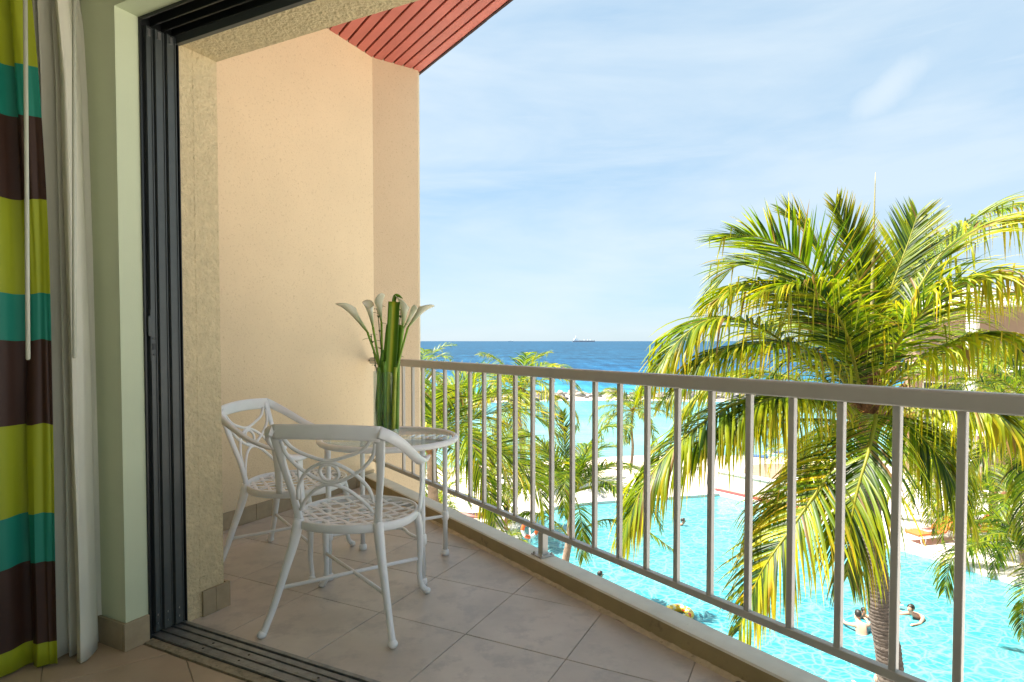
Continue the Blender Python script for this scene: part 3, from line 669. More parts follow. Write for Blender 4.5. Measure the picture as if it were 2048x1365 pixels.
# rail starts at the side wall
P_ = None
den = NN.dot(D1); S_wall = (A_SIDE - RAIL_N * NN.dot(D1)) / SS.dot(D1)
bm = BM(); add_box(bm, ns, RAIL_N - .026, RAIL_N + .026, S_wall + .075, 1.5, 1.012, 1.066, bev=.011, seg=3); obj('top_rail', bm, M['rail'], rl)
bm = BM(); add_box(bm, ns, RAIL_N - .014, RAIL_N + .014, S_wall + .06, 1.5, .205, .233, bev=.002, seg=1); obj('bottom_rail', bm, M['rail'], rl)
bm = BM(); add_box(bm, XYZ, -.0105, .0105, -.0105, .0105, 0, .785, bev=.0015, seg=1)
me = bpy.data.meshes.new('baluster'); bm.to_mesh(me); bm.free(); me.materials.append(M['rail'])
k = 0
for k in range(-12, 23):
    s = -.627 - .16 * k
    if s < S_wall + .10: break
    o = bpy.data.objects.new('baluster', me); C.objects.link(o); o.parent = rl; o.location = ns(RAIL_N, s, .230); o.rotation_euler = (0, 0, math.atan2(NN.y, NN.x))
for s in (-2.457, -.35, 1.2):
    box_obj('post', ns, (RAIL_N - .0175, RAIL_N + .0175, s - .019, s + .019, .092, .2045), M['rail'], rl, .002)
    box_obj('base_plate', ns, (RAIL_N - .045, RAIL_N + .04, s - .045, s + .045, .0865, .0925), M['rail'], rl, .001)
    bm = BM()
    for dn, ds in ((-.033, -.033), (-.033, .033), (.03, -.033), (.03, .033)): add_lathe(bm, [(.007, 0), (.007, .006), (.004, .008), (.004, .012), (.0001, .0125)], ns(RAIL_N + dn, s + ds, .0922), 6)
    obj('bolt', bm, M['steel'], rl)
bm = BM(); add_box(bm, ns, RAIL_N + .004, RAIL_N + .012, S_wall - .01, S_wall + .09, .21, .226); add_box(bm, ns, RAIL_N + .004, RAIL_N + .012, S_wall - .01, S_wall + .09, 1.03, 1.046); obj('wall_bracket', bm, M['rust'], rl)

# little black stopper on the floor by the curb
bm = BM(); p = atz(1478, 1378, .012); add_lathe(bm, [(.021, -.012), (.022, .004), (.019, .014), (.011, .021), (.0005, .023)], p, 20)
tag(obj('door_stopper', bm, M['rubber']), 'small black rubber dome on the floor by the curb', 'door stopper')

# door frame, track and the stacked sliding doors
df = thing('door_frame', 'black aluminium sliding door frame round the open doorway', 'door frame')
bm = BM(); add_box(bm, ab, A_JAMB + .02, A_JAMB + .05, B_FR0, B_FR1, 0, Z_OPEN + .16)
add_box(bm, ab, A_JAMB - .008, A_JAMB + .05, B_FR0 - .001, B_FR0 + .007, 0, Z_OPEN + .02, .001, 1)
add_box(bm, ab, A_JAMB - .006, A_JAMB + .03, B_FR1 - .006, B_FR1 - .001, 0, Z_OPEN, .001, 1)
obj('jamb', bm, M['black_alu'], df)
bm = BM()
add_box(bm, ab, -.95, A_JAMB + .02, B_FR0, B_FR1, Z_OPEN + .06, Z_OPEN + .15)
for b in (B_FR0, 1.545, 1.592, 1.6365): add_box(bm, ab, -.95, A_JAMB + .015, b, b + .008, Z_OPEN + (.005 if b > B_FR0 else .0), Z_OPEN + .061, .001, 1)
obj('header', bm, M['black_alu'], df)
box_obj('header_lip', ab, (-.95, A_JAMB + .01, B_FR1 - .016, B_FR1 + .004, Z_OPEN - .028, Z_OPEN + .02), M['dark_alu'], df, .001)
bm = BM(); add_box(bm, ab, -.95, A_JAMB + .02, B_FR0 + .012, B_FR1 - .002, -.02, .004); obj('track_base', bm, M['black_alu'], df)
for (b0, b1, z) in ((1.506, 1.514, .012), (1.517, 1.546, .010), (1.553, 1.560, .012), (1.563, 1.590, .010), (1.597, 1.603, .012), (1.607, 1.626, .009), (1.632, 1.650, .014)):
    box_obj('track_rail', ab, (-.95, A_JAMB + .015, b0, b1, .0045, z), M['track'], df, .001)
bm = BM()
for a in (2.1, 1.9, 1.55, 1.3):
    for b in (1.531, 1.576): add_lathe(bm, [(.005, 0), (.004, .0015), (.0001, .0015)], ab(a, b, .0101), 8)
obj('track_screw', bm, M['black_alu'], df)
th_ = struct_th = box_obj('door_threshold', ab, (-.95, A_JAMB + .0, B_FR0 - .028, B_FR0 + .0115, -.01, .0055), M['threshold'], None, .001)
tag(th_, 'worn stone threshold strip along the room side of the track', 'threshold')
for i, (b0, b1, da, lb) in enumerate(((1.520, 1.546, .004, 'innermost dark aluminium sliding door, with latch and handle plate'), (1.553, 1.590, -.002, 'middle dark aluminium sliding door of the stack of three'), (1.598, 1.636, -.008, 'outermost dark aluminium sliding door, against the stucco pillar'))):
    d = thing('sliding_door', lb, 'sliding door', ab(A_JAMB, (b0 + b1) / 2, 0), 0, 'sliding doors stacked into the wall')
    d['wl'] = 1
    bpy.context.view_layer.update()
    bm = BM(); a0 = A_JAMB + da
    add_box(bm, ab, a0, a0 + .018, b0, b1, .018, Z_OPEN - .004, .0015, 1)
    add_box(bm, ab, a0 - .004, a0 + .01, b0 + .0005, b0 + .004, .02, Z_OPEN - .006); add_box(bm, ab, a0 - .004, a0 + .01, b1 - .004, b1 - .0005, .02, Z_OPEN - .006)
    obj('stile', bm, M['dark_alu'], d)
    bm = BM(); add_box(bm, ab, a0 + .05, a0 + .9, (b0 + b1) / 2 - .003, (b0 + b1) / 2 + .003, .06, Z_OPEN - .03); obj('glass_pane', bm, M['thin_glass'], d)
    bm = BM()
    for z in ((.05, .085)): add_lathe(bm, [(.0045, 0), (.0035, .002), (.0001, .002)], ab(a0 - .0005, (b0 + b1) / 2, z), 8, Matrix.Rotation(R(-90), 3, 'Y'))
    add_box(bm, ab, a0 - .003, a0 + .001, (b0 + b1) / 2 - .006, (b0 + b1) / 2 + .006, Z_OPEN - .04, Z_OPEN - .012)
    obj('screw', bm, M['steel'], d)
    if i == 0:
        bm = BM(); add_box(bm, ab, a0 - .0045, a0 + .003, b0 + .007, b1 - .007, 1.165, 1.19); obj('latch_slot', bm, M['black_alu'], d)
        bm = BM()
        for z in (1.21, 1.145): add_lathe(bm, [(.0042, 0), (.003, .003), (.0001, .003)], ab(a0 - .002, (b0 + b1) / 2, z), 8, Matrix.Rotation(R(-90), 3, 'Y'))
        obj('latch_screw', bm, M['steel'], d)
        bm = BM(); add_box(bm, ab, a0 - .012, a0 + .02, b0 - .008, b0 - .005, 1.12, 1.325, .001, 1); add_box(bm, ab, a0 - .02, a0 - .012, b0 - .02, b0 - .004, 1.22, 1.30, .003, 2); obj('handle', bm, M['dark_alu'], d)

# ------------------------------------------------------------------ curtains
def curtain(name, path, z0, z1, m, label, nz=40, top_pull=None, wave=0.0, th=.0015):
    pts = crom([Vector((*p, 0)) for p in path], len(path) * 8); Ls = [0]
    for i in range(1, len(pts)): Ls.append(Ls[-1] + (pts[i] - pts[i - 1]).length)
    me = bpy.data.meshes.new(name); vs = []; fs = []; uvs = []
    for j in range(nz + 1):
        v = j / nz; z = z0 + (z1 - z0) * v
        for i, p in enumerate(pts):
            q = p.copy()
            if top_pull: q = top_pull(q, v, i / (len(pts) - 1))
            q.x += wave * noise.noise(Vector((i * .2, z * 1.1, 2))); q.y += wave * noise.noise(Vector((i * .2, z * 1.1, 9)))
            vs.append((q.x, q.y, z)); uvs.append((Ls[i], (z + .012 * noise.noise(Vector((i * .08, z, 0)))) / 2.7))
    W_ = len(pts)
    for j in range(nz):
        for i in range(W_ - 1): fs.append((j * W_ + i, j * W_ + i + 1, (j + 1) * W_ + i + 1, (j + 1) * W_ + i))
    me.from_pydata(vs, [], fs); uvl = me.uv_layers.new(name='UVMap')
    for poly in me.polygons:
        poly.use_smooth = True
        for li in poly.loop_indices: uvl.data[li].uv = uvs[me.loops[li].vertex_index]
    me.materials.append(m); o = bpy.data.objects.new(name, me); C.objects.link(o)
    md = o.modifiers.new('thickness', 'SOLIDIFY'); md.thickness = th
    return tag(o, label, 'curtain')
def P2(x, y): p = atz(x, y, 0); return (p.x, p.y)
def off(p, dx, dy): return (p[0] + dx, p[1] + dy)
q0, q1 = P2(-60, 1372), P2(103, 1342)
stripe_path = [(-2.6, 1.75), (-2.52, 1.86), (-2.44, 1.78), (-2.36, 1.90), (-2.27, 1.84), (-2.2, 1.98), (-2.1, 1.92), (-2.04, 2.04), (-1.96, 1.985), (-1.89, 2.075), (-1.83, 2.085), (-1.795, 2.12), (-1.775, 2.20), (-1.735, 2.17), (-1.70, 2.185), (-1.672, 2.195)]
def pull(q, v, u):
    k = max(0, v - .45) / .55
    q.x -= .075 * k * k * u ** 2; return q
curtain('striped_curtain', stripe_path, .012, 2.7, M['stripes'], 'heavy curtain in lime, teal and brown horizontal stripes', top_pull=pull, wave=.012)
sheer_path = [(-1.86, 2.24), (-1.79, 2.30), (-1.76, 2.245), (-1.735, 2.275), (-1.715, 2.225), (-1.695, 2.29), (-1.672, 2.25), (-1.655, 2.31), (-1.645, 2.295), (-1.632, 2.235), (-1.600, 2.205), (-1.592, 2.24), (-1.610, 2.31), (-1.635, 2.345), (-1.645, 2.365), (-1.630, 2.385), (-1.62, 2.40)]
def pull2(q, v, u):
    q.x -= .04 * v * u; q.y += .02 * v * (1 - u)
    if v > .8: q.x -= (v - .8) * .25 * u
    return q
curtain('sheer_curtain', sheer_path, .006, 2.7, M['sheer'], 'thin white sheer curtain hanging beside the door frame', top_pull=pull2, wave=.008)
for (x0, x1, yb, Y, lb) in ((50, 56, 718, 2.02, 'thin pale curtain wand hanging in front of the striped curtain'), (148, 149, 715, 2.17, 'thin pale curtain wand hanging against the sheer curtain')):
    bm = BM(); a = atY(x1, yb, Y); b = atY(x0, -60, Y); a2 = a + (a - b).normalized() * .004
    add_tube(bm, [b, a, a2], [.0062, .0066, .004], 10); tag(obj('curtain_wand', bm, M['wand']), lb, 'curtain wand', 'curtain wands')

# ------------------------------------------------------------------ chair
def V(*a): return Vector(a)
def make_chair(label, loc, rz):
    t = thing('patio_chair', label, 'chair', loc, rz, 'white cast metal armchairs')
    m = M['chair']; SZ = .437
    def outline(an, k=1.0, y0=.045):
        e = .86; ca, sa = math.cos(an), math.sin(an)
        x = .262 * math.copysign(abs(ca) ** e, ca); y = .245 * math.copysign(abs(sa) ** e, sa)
        if sa < 0: x *= 1 - .16 * abs(sa) ** 1.5
        return V(x * k, y0 + y * k, 0)
    # rim
    bm = BM(); pts = []
    for i in range(56): p = outline(2 * math.pi * i / 56); p.z = SZ - .008 + .012 * (p.y / .25) ** 2 * (1 if p.y < 0 else .2); pts.append(p)
    add_tube(bm, pts, .01, 10, closed=True, up=V(0, 0, 1), flat=([.008, .008], [.019, .019])); obj('seat_rim', bm, m, t)
    # lattice seat
    bm = BM()
    poly = [outline(2 * math.pi * i / 64, .985) for i in range(64)]
    for fam, (ang, layer) in enumerate(((R(38), 0), (R(-38), 1))):
        d = V(math.cos(ang), math.sin(ang), 0); nrm = V(-d.y, d.x, 0)
        for k in range(-6, 7):
            o_ = k * .0585 + .02
            c0 = nrm * o_ + V(0, .045, 0)
            ts = []
            for i in range(64):
                p, q = poly[i] - c0, poly[(i + 1) % 64] - c0; fp, fq = p.dot(nrm), q.dot(nrm)
                if (fp < 0) != (fq < 0): ts.append((p + (q - p) * (fp / (fp - fq))).dot(d))
            if len(ts) < 2: continue
            t0, t1 = min(ts), max(ts)
            if t1 - t0 < .05: continue
            path = []
            K = 22
            for i in range(K + 1):
                tt = t0 + (t1 - t0) * i / K; p = c0 + d * tt
                rr_ = (p.x / .26) ** 2 + ((p.y - .045) / .245) ** 2
                z = SZ - .012 * max(0, 1 - rr_) + .0028 * math.cos(tt / .0585 * math.pi * 1.03 + k * math.pi + fam * math.pi)
                path.append(V(p.x, p.y, z))
            add_tube(bm, path, .01, 8, up=V(0, 0, 1), flat=([.0098, .0098], [.003, .003]))
    obj('seat', bm, m, t)
    # legs
    for sx in (-1, 1):
        bm = BM(); pts = crom([V(sx * .172, -.148, SZ + .02), V(sx * .188, -.165, .36), V(sx * .215, -.195, .24), V(sx * .243, -.225, .12), V(sx * .262, -.250, .05), V(sx * .272, -.262, .018)], 18)
        add_tube(bm, pts, [.022, .021, .0175, .015, .0135, .014, .015], 12)
        add_ball(bm, (sx * .275, -.266, .016), .019, .021, .016); obj('leg', bm, m, t)
        bm = BM(); pts = crom([V(sx * .215, .205, SZ - .01), V(sx * .232, .225, .34), V(sx * .236, .232, .22), V(sx * .232, .228, .12), V(sx * .238, .236, .05), V(sx * .258, .248, .018)], 18)
        add_tube(bm, pts, [.019, .018, .0155, .0135, .0125, .013, .014], 12)
        add_ball(bm, (sx * .263, .250, .015), .018, .018, .015); obj('leg', bm, m, t)
        # arm: a broad flat band sweeping forward and down, and a flat upright under its front end
        bm = BM()
        pts = crom([V(sx * .222, -.262, .845), V(sx * .262, -.235, .822), V(sx * .290, -.16, .775), V(sx * .302, -.06, .715), V(sx * .300, .04, .675), V(sx * .292, .10, .667), V(sx * .288, .125, .676)], 30)
        n = len(pts); rings = []
        for i, p in enumerate(pts):
            u = i / (n - 1); T_ = (pts[min(i + 1, n - 1)] - pts[max(i - 1, 0)]).normalized()
            roll = R(78) * (1 - u) ** 1.3 + R(8)          # from upright (at the back) to nearly flat
            side = V(sx * 1, 0, 0); side = (side - T_ * side.dot(T_)).normalized(); upv = T_.cross(side); upv = upv if upv.z > 0 else -upv
            U = (side * math.cos(roll) + upv * math.sin(roll)); Wn = T_.cross(U)
            hh = .026 - .006 * math.sin(u * math.pi) + .004 * (u > .9); ww = .0075
            rings.append([bm.verts.new(p + U * hh * cx + Wn * ww * cy) for cx, cy in ((1, .3), (.92, 1), (-.92, 1), (-1, .3), (-1, -.3), (-.92, -1), (.92, -1), (1, -.3))])
        for i in range(n - 1):
            for k in range(8):
                f = bm.faces.new((rings[i][k], rings[i][(k + 1) % 8], rings[i + 1][(k + 1) % 8], rings[i + 1][k])); f.smooth = True
        bm.faces.new(rings[0]); bm.faces.new(rings[-1])
        obj('armrest', bm, m, t)
        bm = BM(); pts = crom([V(sx * .292, .088, .668), V(sx * .288, .092, .56), V(sx * .276, .09, .44)], 10)
        add_tube(bm, pts, .01, 10, up=V(0, 1, 0), flat=([.0075, .0075], [.026, .019, .016])); obj('arm_support', bm, m, t)
        # back post
        bm = BM(); pts = crom([V(sx * .168, -.143, SZ - .005), V(sx * .186, -.168, .56), V(sx * .208, -.21, .70), V(sx * .220, -.255, .845)], 18)
        add_tube(bm, pts, .01, 10, up=V(1, 0, 0), flat=([.009, .009], [.019, .0135, .016, .024])); obj('back_post', bm, m, t)
    # top band of the back
    def back(u, z):   # u in -1..1 across
        half = .168 + (.220 - .168) * max(0, (z - SZ)) / (.845 - SZ)
        k = max(0, (z - SZ)) / (.845 - SZ); y = -.143 - .112 * k ** 1.25 - .028 * (1 - u * u)
        return V(u * half, y, z)
    bm = BM(); pts = [back(u / 12 * 1.02, .836) + V(0, 0, .008 * (1 - (u / 12) ** 2)) for u in range(-12, 13)]
    add_tube(bm, pts, .01, 12, up=V(0, .0, 1), flat=([.0085, .0085], [.031, .031])); obj('back_rail', bm, m, t)
    # scrollwork
    bm = BM()
    def curve(pl, r=.0078): add_tube(bm, crom([back(u, z) for u, z in pl], 40), r, 8)
    curve([(-.86, .815), (-.70, .772), (-.42, .745), (0, .724), (.42, .745), (.70, .772), (.86, .815)])
    curve([(-.93, .80), (-.86, .735), (-.55, .672), (0, .628), (.55, .672), (.86, .735), (.93, .80)])
    curve([(-.90, .545), (-.78, .61), (-.45, .68), (0, .718), (.45, .68), (.78, .61), (.90, .545)])
    curve([(-.90, .50), (-.70, .545), (-.35, .60), (0, .622), (.35, .60), (.70, .545), (.90, .50)])
    pts = [back(.20 * math.cos(a_), .673 + .036 * math.sin(a_)) for a_ in [2 * math.pi * i / 32 for i in range(32)]]
    add_tube(bm, pts, .0072, 8, closed=True); obj('scrollwork', bm, m, t)
    # crossed stretcher
    bm = BM(); add_tube(bm, [V(-.224, -.205, .185), V(0, .012, .180), V(.232, .23, .175)], .0085, 10); add_tube(bm, [V(.224, -.205, .185), V(0, .012, .180), V(-.232, .23, .175)], .0085, 10); obj('stretcher', bm, m, t)
    return t
def base(pxs):
    ps = [atz(x, y, .0) for x, y in pxs]; return sum(ps, Vector()) / len(ps)
ch1 = make_chair('white cast metal armchair in front, its scrolled back to the viewer', (-.700, 2.630, 0), R(-8.1))
ch2 = make_chair('white cast metal armchair by the side wall, facing right', (-1.215, 3.275, 0), R(-97))

# ------------------------------------------------------------------ table
tc_ = V(-.653, 3.19, 0)
tb = thing('glass_table', 'round glass topped patio table with white metal frame', 'table', tc_)
bm = BM(); TR = .352; pts = [V(TR * math.cos(2 * math.pi * i / 64), TR * math.sin(2 * math.pi * i / 64), .683) for i in range(64)]
add_tube(bm, pts, .0155, 12, closed=True); obj('rim', bm, M['chair'], tb)
bm = BM(); add_lathe(bm, [(.0001, .684), (.335, .684), (.3365, .6855), (.3365, .6905), (.335, .692), (.0001, .692)], seg=64); obj('glass_top', bm, M['thin_glass'], tb)
for an in (31, 121 + 8, 215, -49):
    c, s_ = math.cos(R(an)) * .325, math.sin(R(an)) * .325
    bm = BM(); add_tube(bm, [V(c, s_, .002), V(c, s_, .675)], .0135, 14)
    lg = obj('leg', bm, M['chair'], tb)
    bm = BM(); add_lathe(bm, [(.0135, .0), (.021, .002), (.0225, .012), (.021, .028), (.0135, .034)], V(c, s_, .0), 16); obj('foot', bm, M['chair'], lg)
    bm = BM(); add_lathe(bm, [(.0135, .196), (.0195, .203), (.021, .222), (.0195, .245), (.0135, .252)], V(c, s_, 0), 16); obj('collar', bm, M['chair'], lg)
bm = BM()
for an in (31, 129, 215, -49):
    d = V(math.cos(R(an)), math.sin(R(an)), 0); q = V(-d.y, d.x, 0)
    add_tube(bm, crom([d * .325 + V(0, 0, .222), d * .2 + V(0, 0, .222), d * .12 + q * .02 + V(0, 0, .222), d * .075 + q * .0 + V(0, 0, .222)], 16), .0085, 10)
add_tube(bm, [V(.075 * math.cos(2 * math.pi * i / 32), .075 * math.sin(2 * math.pi * i / 32), .222) for i in range(32)], .008, 8, closed=True)
obj('stretcher', bm, M['chair'], tb)

# ------------------------------------------------------------------ vase, flowers, leaves
vc = atY(773, 860, 3.28); VX, VY = vc.x, vc.y; ZT = .6925
vs_ = thing('glass_vase', 'tall clear glass cylinder vase standing on the table', 'vase', (VX, VY, ZT))
bm = BM(); RO = .069
add_lathe(bm, [(.0001, 0), (RO - .003, 0), (RO, .004), (RO, .336), (RO + .0008, .340), (RO - .0015, .343), (RO - .004, .340), (RO - .004, .012), (.0001, .010)], seg=48); obj('glass', bm, M['thin_glass'], vs_)
bm = BM(); add_lathe(bm, [(.0001, .0105), (RO - .0043, .0122), (RO - .0043, .124), (RO - .008, .1215), (.0001, .121)], seg=48); obj('water', bm, M['thin_water'], vs_)
def plant_mat(name, c1, c2, sc_=20, rough=.4, trans=.25, axis_scale=(1, 1, 1)):
    return mat(name, c1, rough, .1, sc_, col2=c2, trans=trans)
M['stem'] = plant_mat('green_stem', (.17, .35, .02), (.30, .50, .05), 14, .35, .1)
M['calla'] = mat('calla_white', (.72, .74, .55), .5, .04, 12, trans=.35)
M['calla_green'] = mat('calla_green_throat', (.30, .42, .10), .45, .2, 14, trans=.3)
M['sprig'] = plant_mat('dark_sprig_leaf', (.03, .09, .01), (.08, .16, .02), 30)
M['stalk_pale'] = mat('pale_stalk', (.16, .33, .04), .35, .15, 30, trans=.1); M['stalk_lime'] = mat('lime_stalk', (.38, .46, .05), .35, .15, 30, trans=.1)
M['spadix'] = mat('yellow_spadix', (.6, .4, .05), .7, .1, 60)
def calla_grad():
    m = bpy.data.materials.new('calla_spathe'); m.use_nodes = True; t = m.node_tree; b = t.nodes['Principled BSDF']; b.inputs['Roughness'].default_value = .45
    at = N('ShaderNodeAttribute', t, attribute_name='Col'); t.links.new(at.outputs['Color'], b.inputs['Base Color'])
    tr = N('ShaderNodeBsdfTranslucent', t); ms = N('ShaderNodeMixShader', t); ms.inputs[0].default_value = .3
    t.links.new(at.outputs['Color'], tr.inputs[0]); t.links.new(b.outputs[0], ms.inputs[1]); t.links.new(tr.outputs[0], ms.inputs[2]); t.links.new(ms.outputs[0], t.nodes['Material Output'].inputs[0])
    return m
M['spathe'] = calla_grad()
def calla(i, pix, head_px, head_dir_px, depth_off, yaw, hr, label):
    """stem through pixels; head base at last pixel, tip at head_px"""
    Yb = VY + depth_off[0]; Yt = VY + depth_off[1]
    P0 = V(VX + depth_off[2], Yb, ZT + .014)
    pts = [P0] + [atY(x, y, Yb + (Yt - Yb) * (k + 1) / len(pix)) for k, (x, y) in enumerate(pix)]
    t = thing('calla_lily', label, 'flower', P0, 0, 'calla lilies in the vase')
    bm = BM(); add_tube(bm, [p - P0 for p in crom(pts, 24)], [.0075, .007, .0065, .006, .0065], 10); obj('stem', bm, M['stem'], t)
    base_ = pts[-1]; tip = atY(*head_px, Yt); ax = (tip - base_); Ln = ax.length; ax.normalize()
    side0 = V(math.cos(yaw), math.sin(yaw), 0); X_ = (side0 - ax * side0.dot(ax)).normalized(); Y_ = ax.cross(X_)
    vs, fs, cols = [], [], []
    NU, NV = 16, 26
    for j in range(NU + 1):
        u = j / NU
        for k in range(NV + 1):
            v = k / NV; an = (v - .5) * 2 * math.pi * 1.08 + math.pi
            front = (1 + math.cos((v - .5) * 2 * math.pi)) / 2      # 1 at the long tip side
            h = u * (.66 + .34 * front ** 1.3)
            r = 1.05 * hr * (.13 + .50 * h + .30 * h ** 4.0) * (1 + .35 * (u ** 5) * (1 - .6 * front))
            curl = (u ** 4) * .35 * front * hr
            sp = 1 - .12 * (1 - front) * u
            dirv = X_ * math.cos(an) + Y_ * math.sin(an)
            p = base_ + ax * (h * Ln * (1 + .02 * math.sin(v * 19) * u)) - dirv * (-r) * sp * (1.06 if v < .5 else 1) + X_ * (-curl)
            vs.append(p - P0); g_ = max(0, 1 - h * 1.7)
            cols.append((.88 * (1 - g_) + .30 * g_, .88 * (1 - g_) + .46 * g_, .72 * (1 - g_) + .05 * g_, 1))
    for j in range(NU):
        for k in range(NV): a_ = j * (NV + 1) + k; fs.append((a_, a_ + 1, a_ + NV + 2, a_ + NV + 1))
    me = bpy.data.meshes.new('spathe'); me.from_pydata(vs, [], fs); ca = me.color_attributes.new('Col', 'FLOAT_COLOR', 'POINT')
    ca.data.foreach_set('color', [c for q in cols for c in q]); me.materials.append(M['spathe'])
    for p in me.polygons: p.use_smooth = True
    o = bpy.data.objects.new('spathe', me); C.objects.link(o); o.parent = t; md = o.modifiers.new('th', 'SOLIDIFY'); md.thickness = .0012
    bm = BM(); add_tube(bm, [base_ + ax * Ln * .15 - P0, base_ + ax * Ln * .6 - P0], [.004, .003], 8); obj('spadix', bm, M['spadix'], t)
calla(0, [(763, 760), (752, 715), (735, 665)], (688, 598), None, (.0, -.03, -.02), R(20), .036, 'calla lily leaning far left out of the vase')
calla(1, [(762, 770), (756, 715), (746, 655)], (736, 598), None, (-.02, -.04, -.03), R(-60), .034, 'calla lily second from the left, upright with an open cup')
calla(2, [(766, 760), (764, 700), (763, 645)], (755, 590), None, (.02, .03, -.01), R(140), .032, 'tallest calla lily in the middle left, cup turned away')
calla(3, [(785, 770), (800, 700), (805, 655)], (812, 594), None, (.0, .02, .02), R(10), .040, 'calla lily right of the striped leaf with a wide flaring cup')
calla(4, [(788, 770), (801, 710), (816, 655)], (856, 602), None, (-.03, -.05, .03), R(170), .032, 'calla lily leaning far right against the sky')
calla(5, [(782, 770), (798, 720), (806, 660)], (833, 612), None, (.03, .06, .01), R(100), .022, 'small half hidden calla lily between the two right ones')
def leaf_blade(pix, width, label, cols, fold=.35, yo=0.0, top_cut=True, thick=.0012, roll=0):
    pts = crom([atY(x, y, VY + yo) for x, y in pix], 24); P0 = pts[0].copy(); vs, fs, cc = [], [], []
    K = 8
    for i, p in enumerate(pts):
        T_ = (pts[min(i + 1, 24)] - pts[max(i - 1, 0)]).normalized(); S_ = T_.cross(V(math.sin(roll), -math.cos(roll), 0)).normalized(); Nn = S_.cross(T_)
        u = i / 24; wd = width * (.45 + .55 * min(1, u * 3)) * (1 if top_cut else math.sin(min(1, (1 - u) * 2.2 + .02) * 1.57))
        for k in range(K + 1):
            v = k / K * 2 - 1; vs.append(p - P0 + S_ * v * wd / 2 + Nn * (abs(v) * wd * fold * .5)); c = cols[min(len(cols) - 1, int((k / K) * len(cols)))]; cc.append((*c, 1))
    for i in range(24):
        for k in range(K): a_ = i * (K + 1) + k; fs.append((a_, a_ + 1, a_ + K + 2, a_ + K + 1))
    me = bpy.data.meshes.new('leaf_blade'); me.from_pydata(vs, [], fs); ca = me.color_attributes.new('Col', 'FLOAT_COLOR', 'POINT'); ca.data.foreach_set('color', [c for q in cc for c in q])
    me.materials.append(M['spathe'])
    for p in me.polygons: p.use_smooth = True
    o = bpy.data.objects.new('leaf_blade', me); C.objects.link(o); o.location = P0; md = o.modifiers.new('th', 'SOLIDIFY'); md.thickness = thick
    return tag(o, label, 'leaf', 'long leaves in the vase')
dg, mg, yg = (.09, .23, .008), (.19, .38, .014), (.58, .62, .04)
leaf_blade([(776, 858), (778, 790), (784, 700), (789, 604)], .062, 'broad folded green leaf with a yellow stripe and flat cut top', [dg, mg, mg, yg, yg, mg, dg, dg], yo=-.045)
leaf_blade([(768, 860), (764, 800), (770, 730), (778, 650)], .028, 'dark green strap leaf behind the left calla stems', [dg, mg, mg, dg], yo=.01)
leaf_blade([(786, 860), (790, 800), (793, 720), (798, 650)], .032, 'green strap leaf with pale edges at the right of the vase', [mg, yg, mg, dg, mg], yo=-.02)
leaf_blade([(756, 858), (756, 810), (760, 760), (768, 700)], .035, 'narrow dark strap leaf along the left side of the vase', [dg, mg, dg], yo=-.03, roll=.6)
leaf_blade([(781, 700), (785, 640), (789, 598), (796, 592), (806, 598)], .022, 'narrow green leaf looped over behind the cut striped leaf', [mg, dg], yo=.02, top_cut=False)
for k_, (x0, x1, yo, lb) in enumerate(((758, 757, -.05, 'thick pale green stalk at the left inside the vase'), (770, 769, -.055, 'thick pale green stalk left of the striped leaf'), (787, 791, -.05, 'thick yellow green stalk right of the striped leaf'), (794, 797, -.03, 'thick pale green stalk at the right inside the vase'))):
    pts = crom([atY(x0, 858, VY + yo), atY((x0 + x1) / 2, 790, VY + yo), atY(x1, 735 - 12 * (k_ % 2), VY + yo)], 12); P0 = pts[0].copy()
    bm = BM(); add_tube(bm, [p - P0 for p in pts], [.0105, .010, .0085], 12); o = obj('stalk', bm, M['stalk_pale'] if k_ != 2 else M['stalk_lime']); o.location = P0; tag(o, lb, 'stalk', 'stalks in the vase')
def sprig(pix, label, seed, yo):
    rr = random.Random(seed); pts = crom([atY(x, y, VY + yo) for x, y in pix], 30); P0 = pts[0].copy()
    t = thing('leafy_sprig', label, 'sprig', P0, 0, 'leafy sprigs in the vase')
    bm = BM(); add_tube(bm, [p - P0 for p in pts], [.003, .0018], 6); obj('stem', bm, M['sprig'], t)
    for i in range(11, 31, 2):
        p = pts[i] - P0; T_ = (pts[min(i + 1, 30)] - pts[i - 1]).normalized(); an = i * 2.4
        d = (V(math.cos(an), math.sin(an) * .6, .35) + T_ * .3).normalized(); ln = rr.uniform(.04, .065)
        bm = BM(); q = [p + d * ln * f - V(0, 0, ln * .55 * f * f) for f in (0, .25, .5, .75, 1)]
        S_ = d.cross(V(0, 0, 1)).normalized(); wd = [.001, .0075, .009, .006, .0005]
        A_ = [bm.verts.new(q[k] + S_ * wd[k] + V(0, 0, .002)) for k in range(5)]; M_ = [bm.verts.new(q[k]) for k in range(5)]; B_ = [bm.verts.new(q[k] - S_ * wd[k] + V(0, 0, .002)) for k in range(5)]
        for k in range(4): bm.faces.new((A_[k], A_[k + 1], M_[k + 1], M_[k])); bm.faces.new((M_[k], M_[k + 1], B_[k + 1], B_[k]))
        obj('leaf', bm, M['sprig'], t, recalc=False)
sprig([(765, 850), (758, 770), (752, 735), (745, 690), (742, 668)], 'dark leafy sprig drooping over the left rim of the vase', 1, -.02)
sprig([(768, 850), (764, 760), (762, 700), (757, 640), (754, 612)], 'dark leafy sprig between the left calla lilies', 2, .03)
sprig([(780, 850), (790, 760), (797, 700), (800, 640), (803, 615)], 'dark leafy sprig behind the right calla lilies', 4, .04)

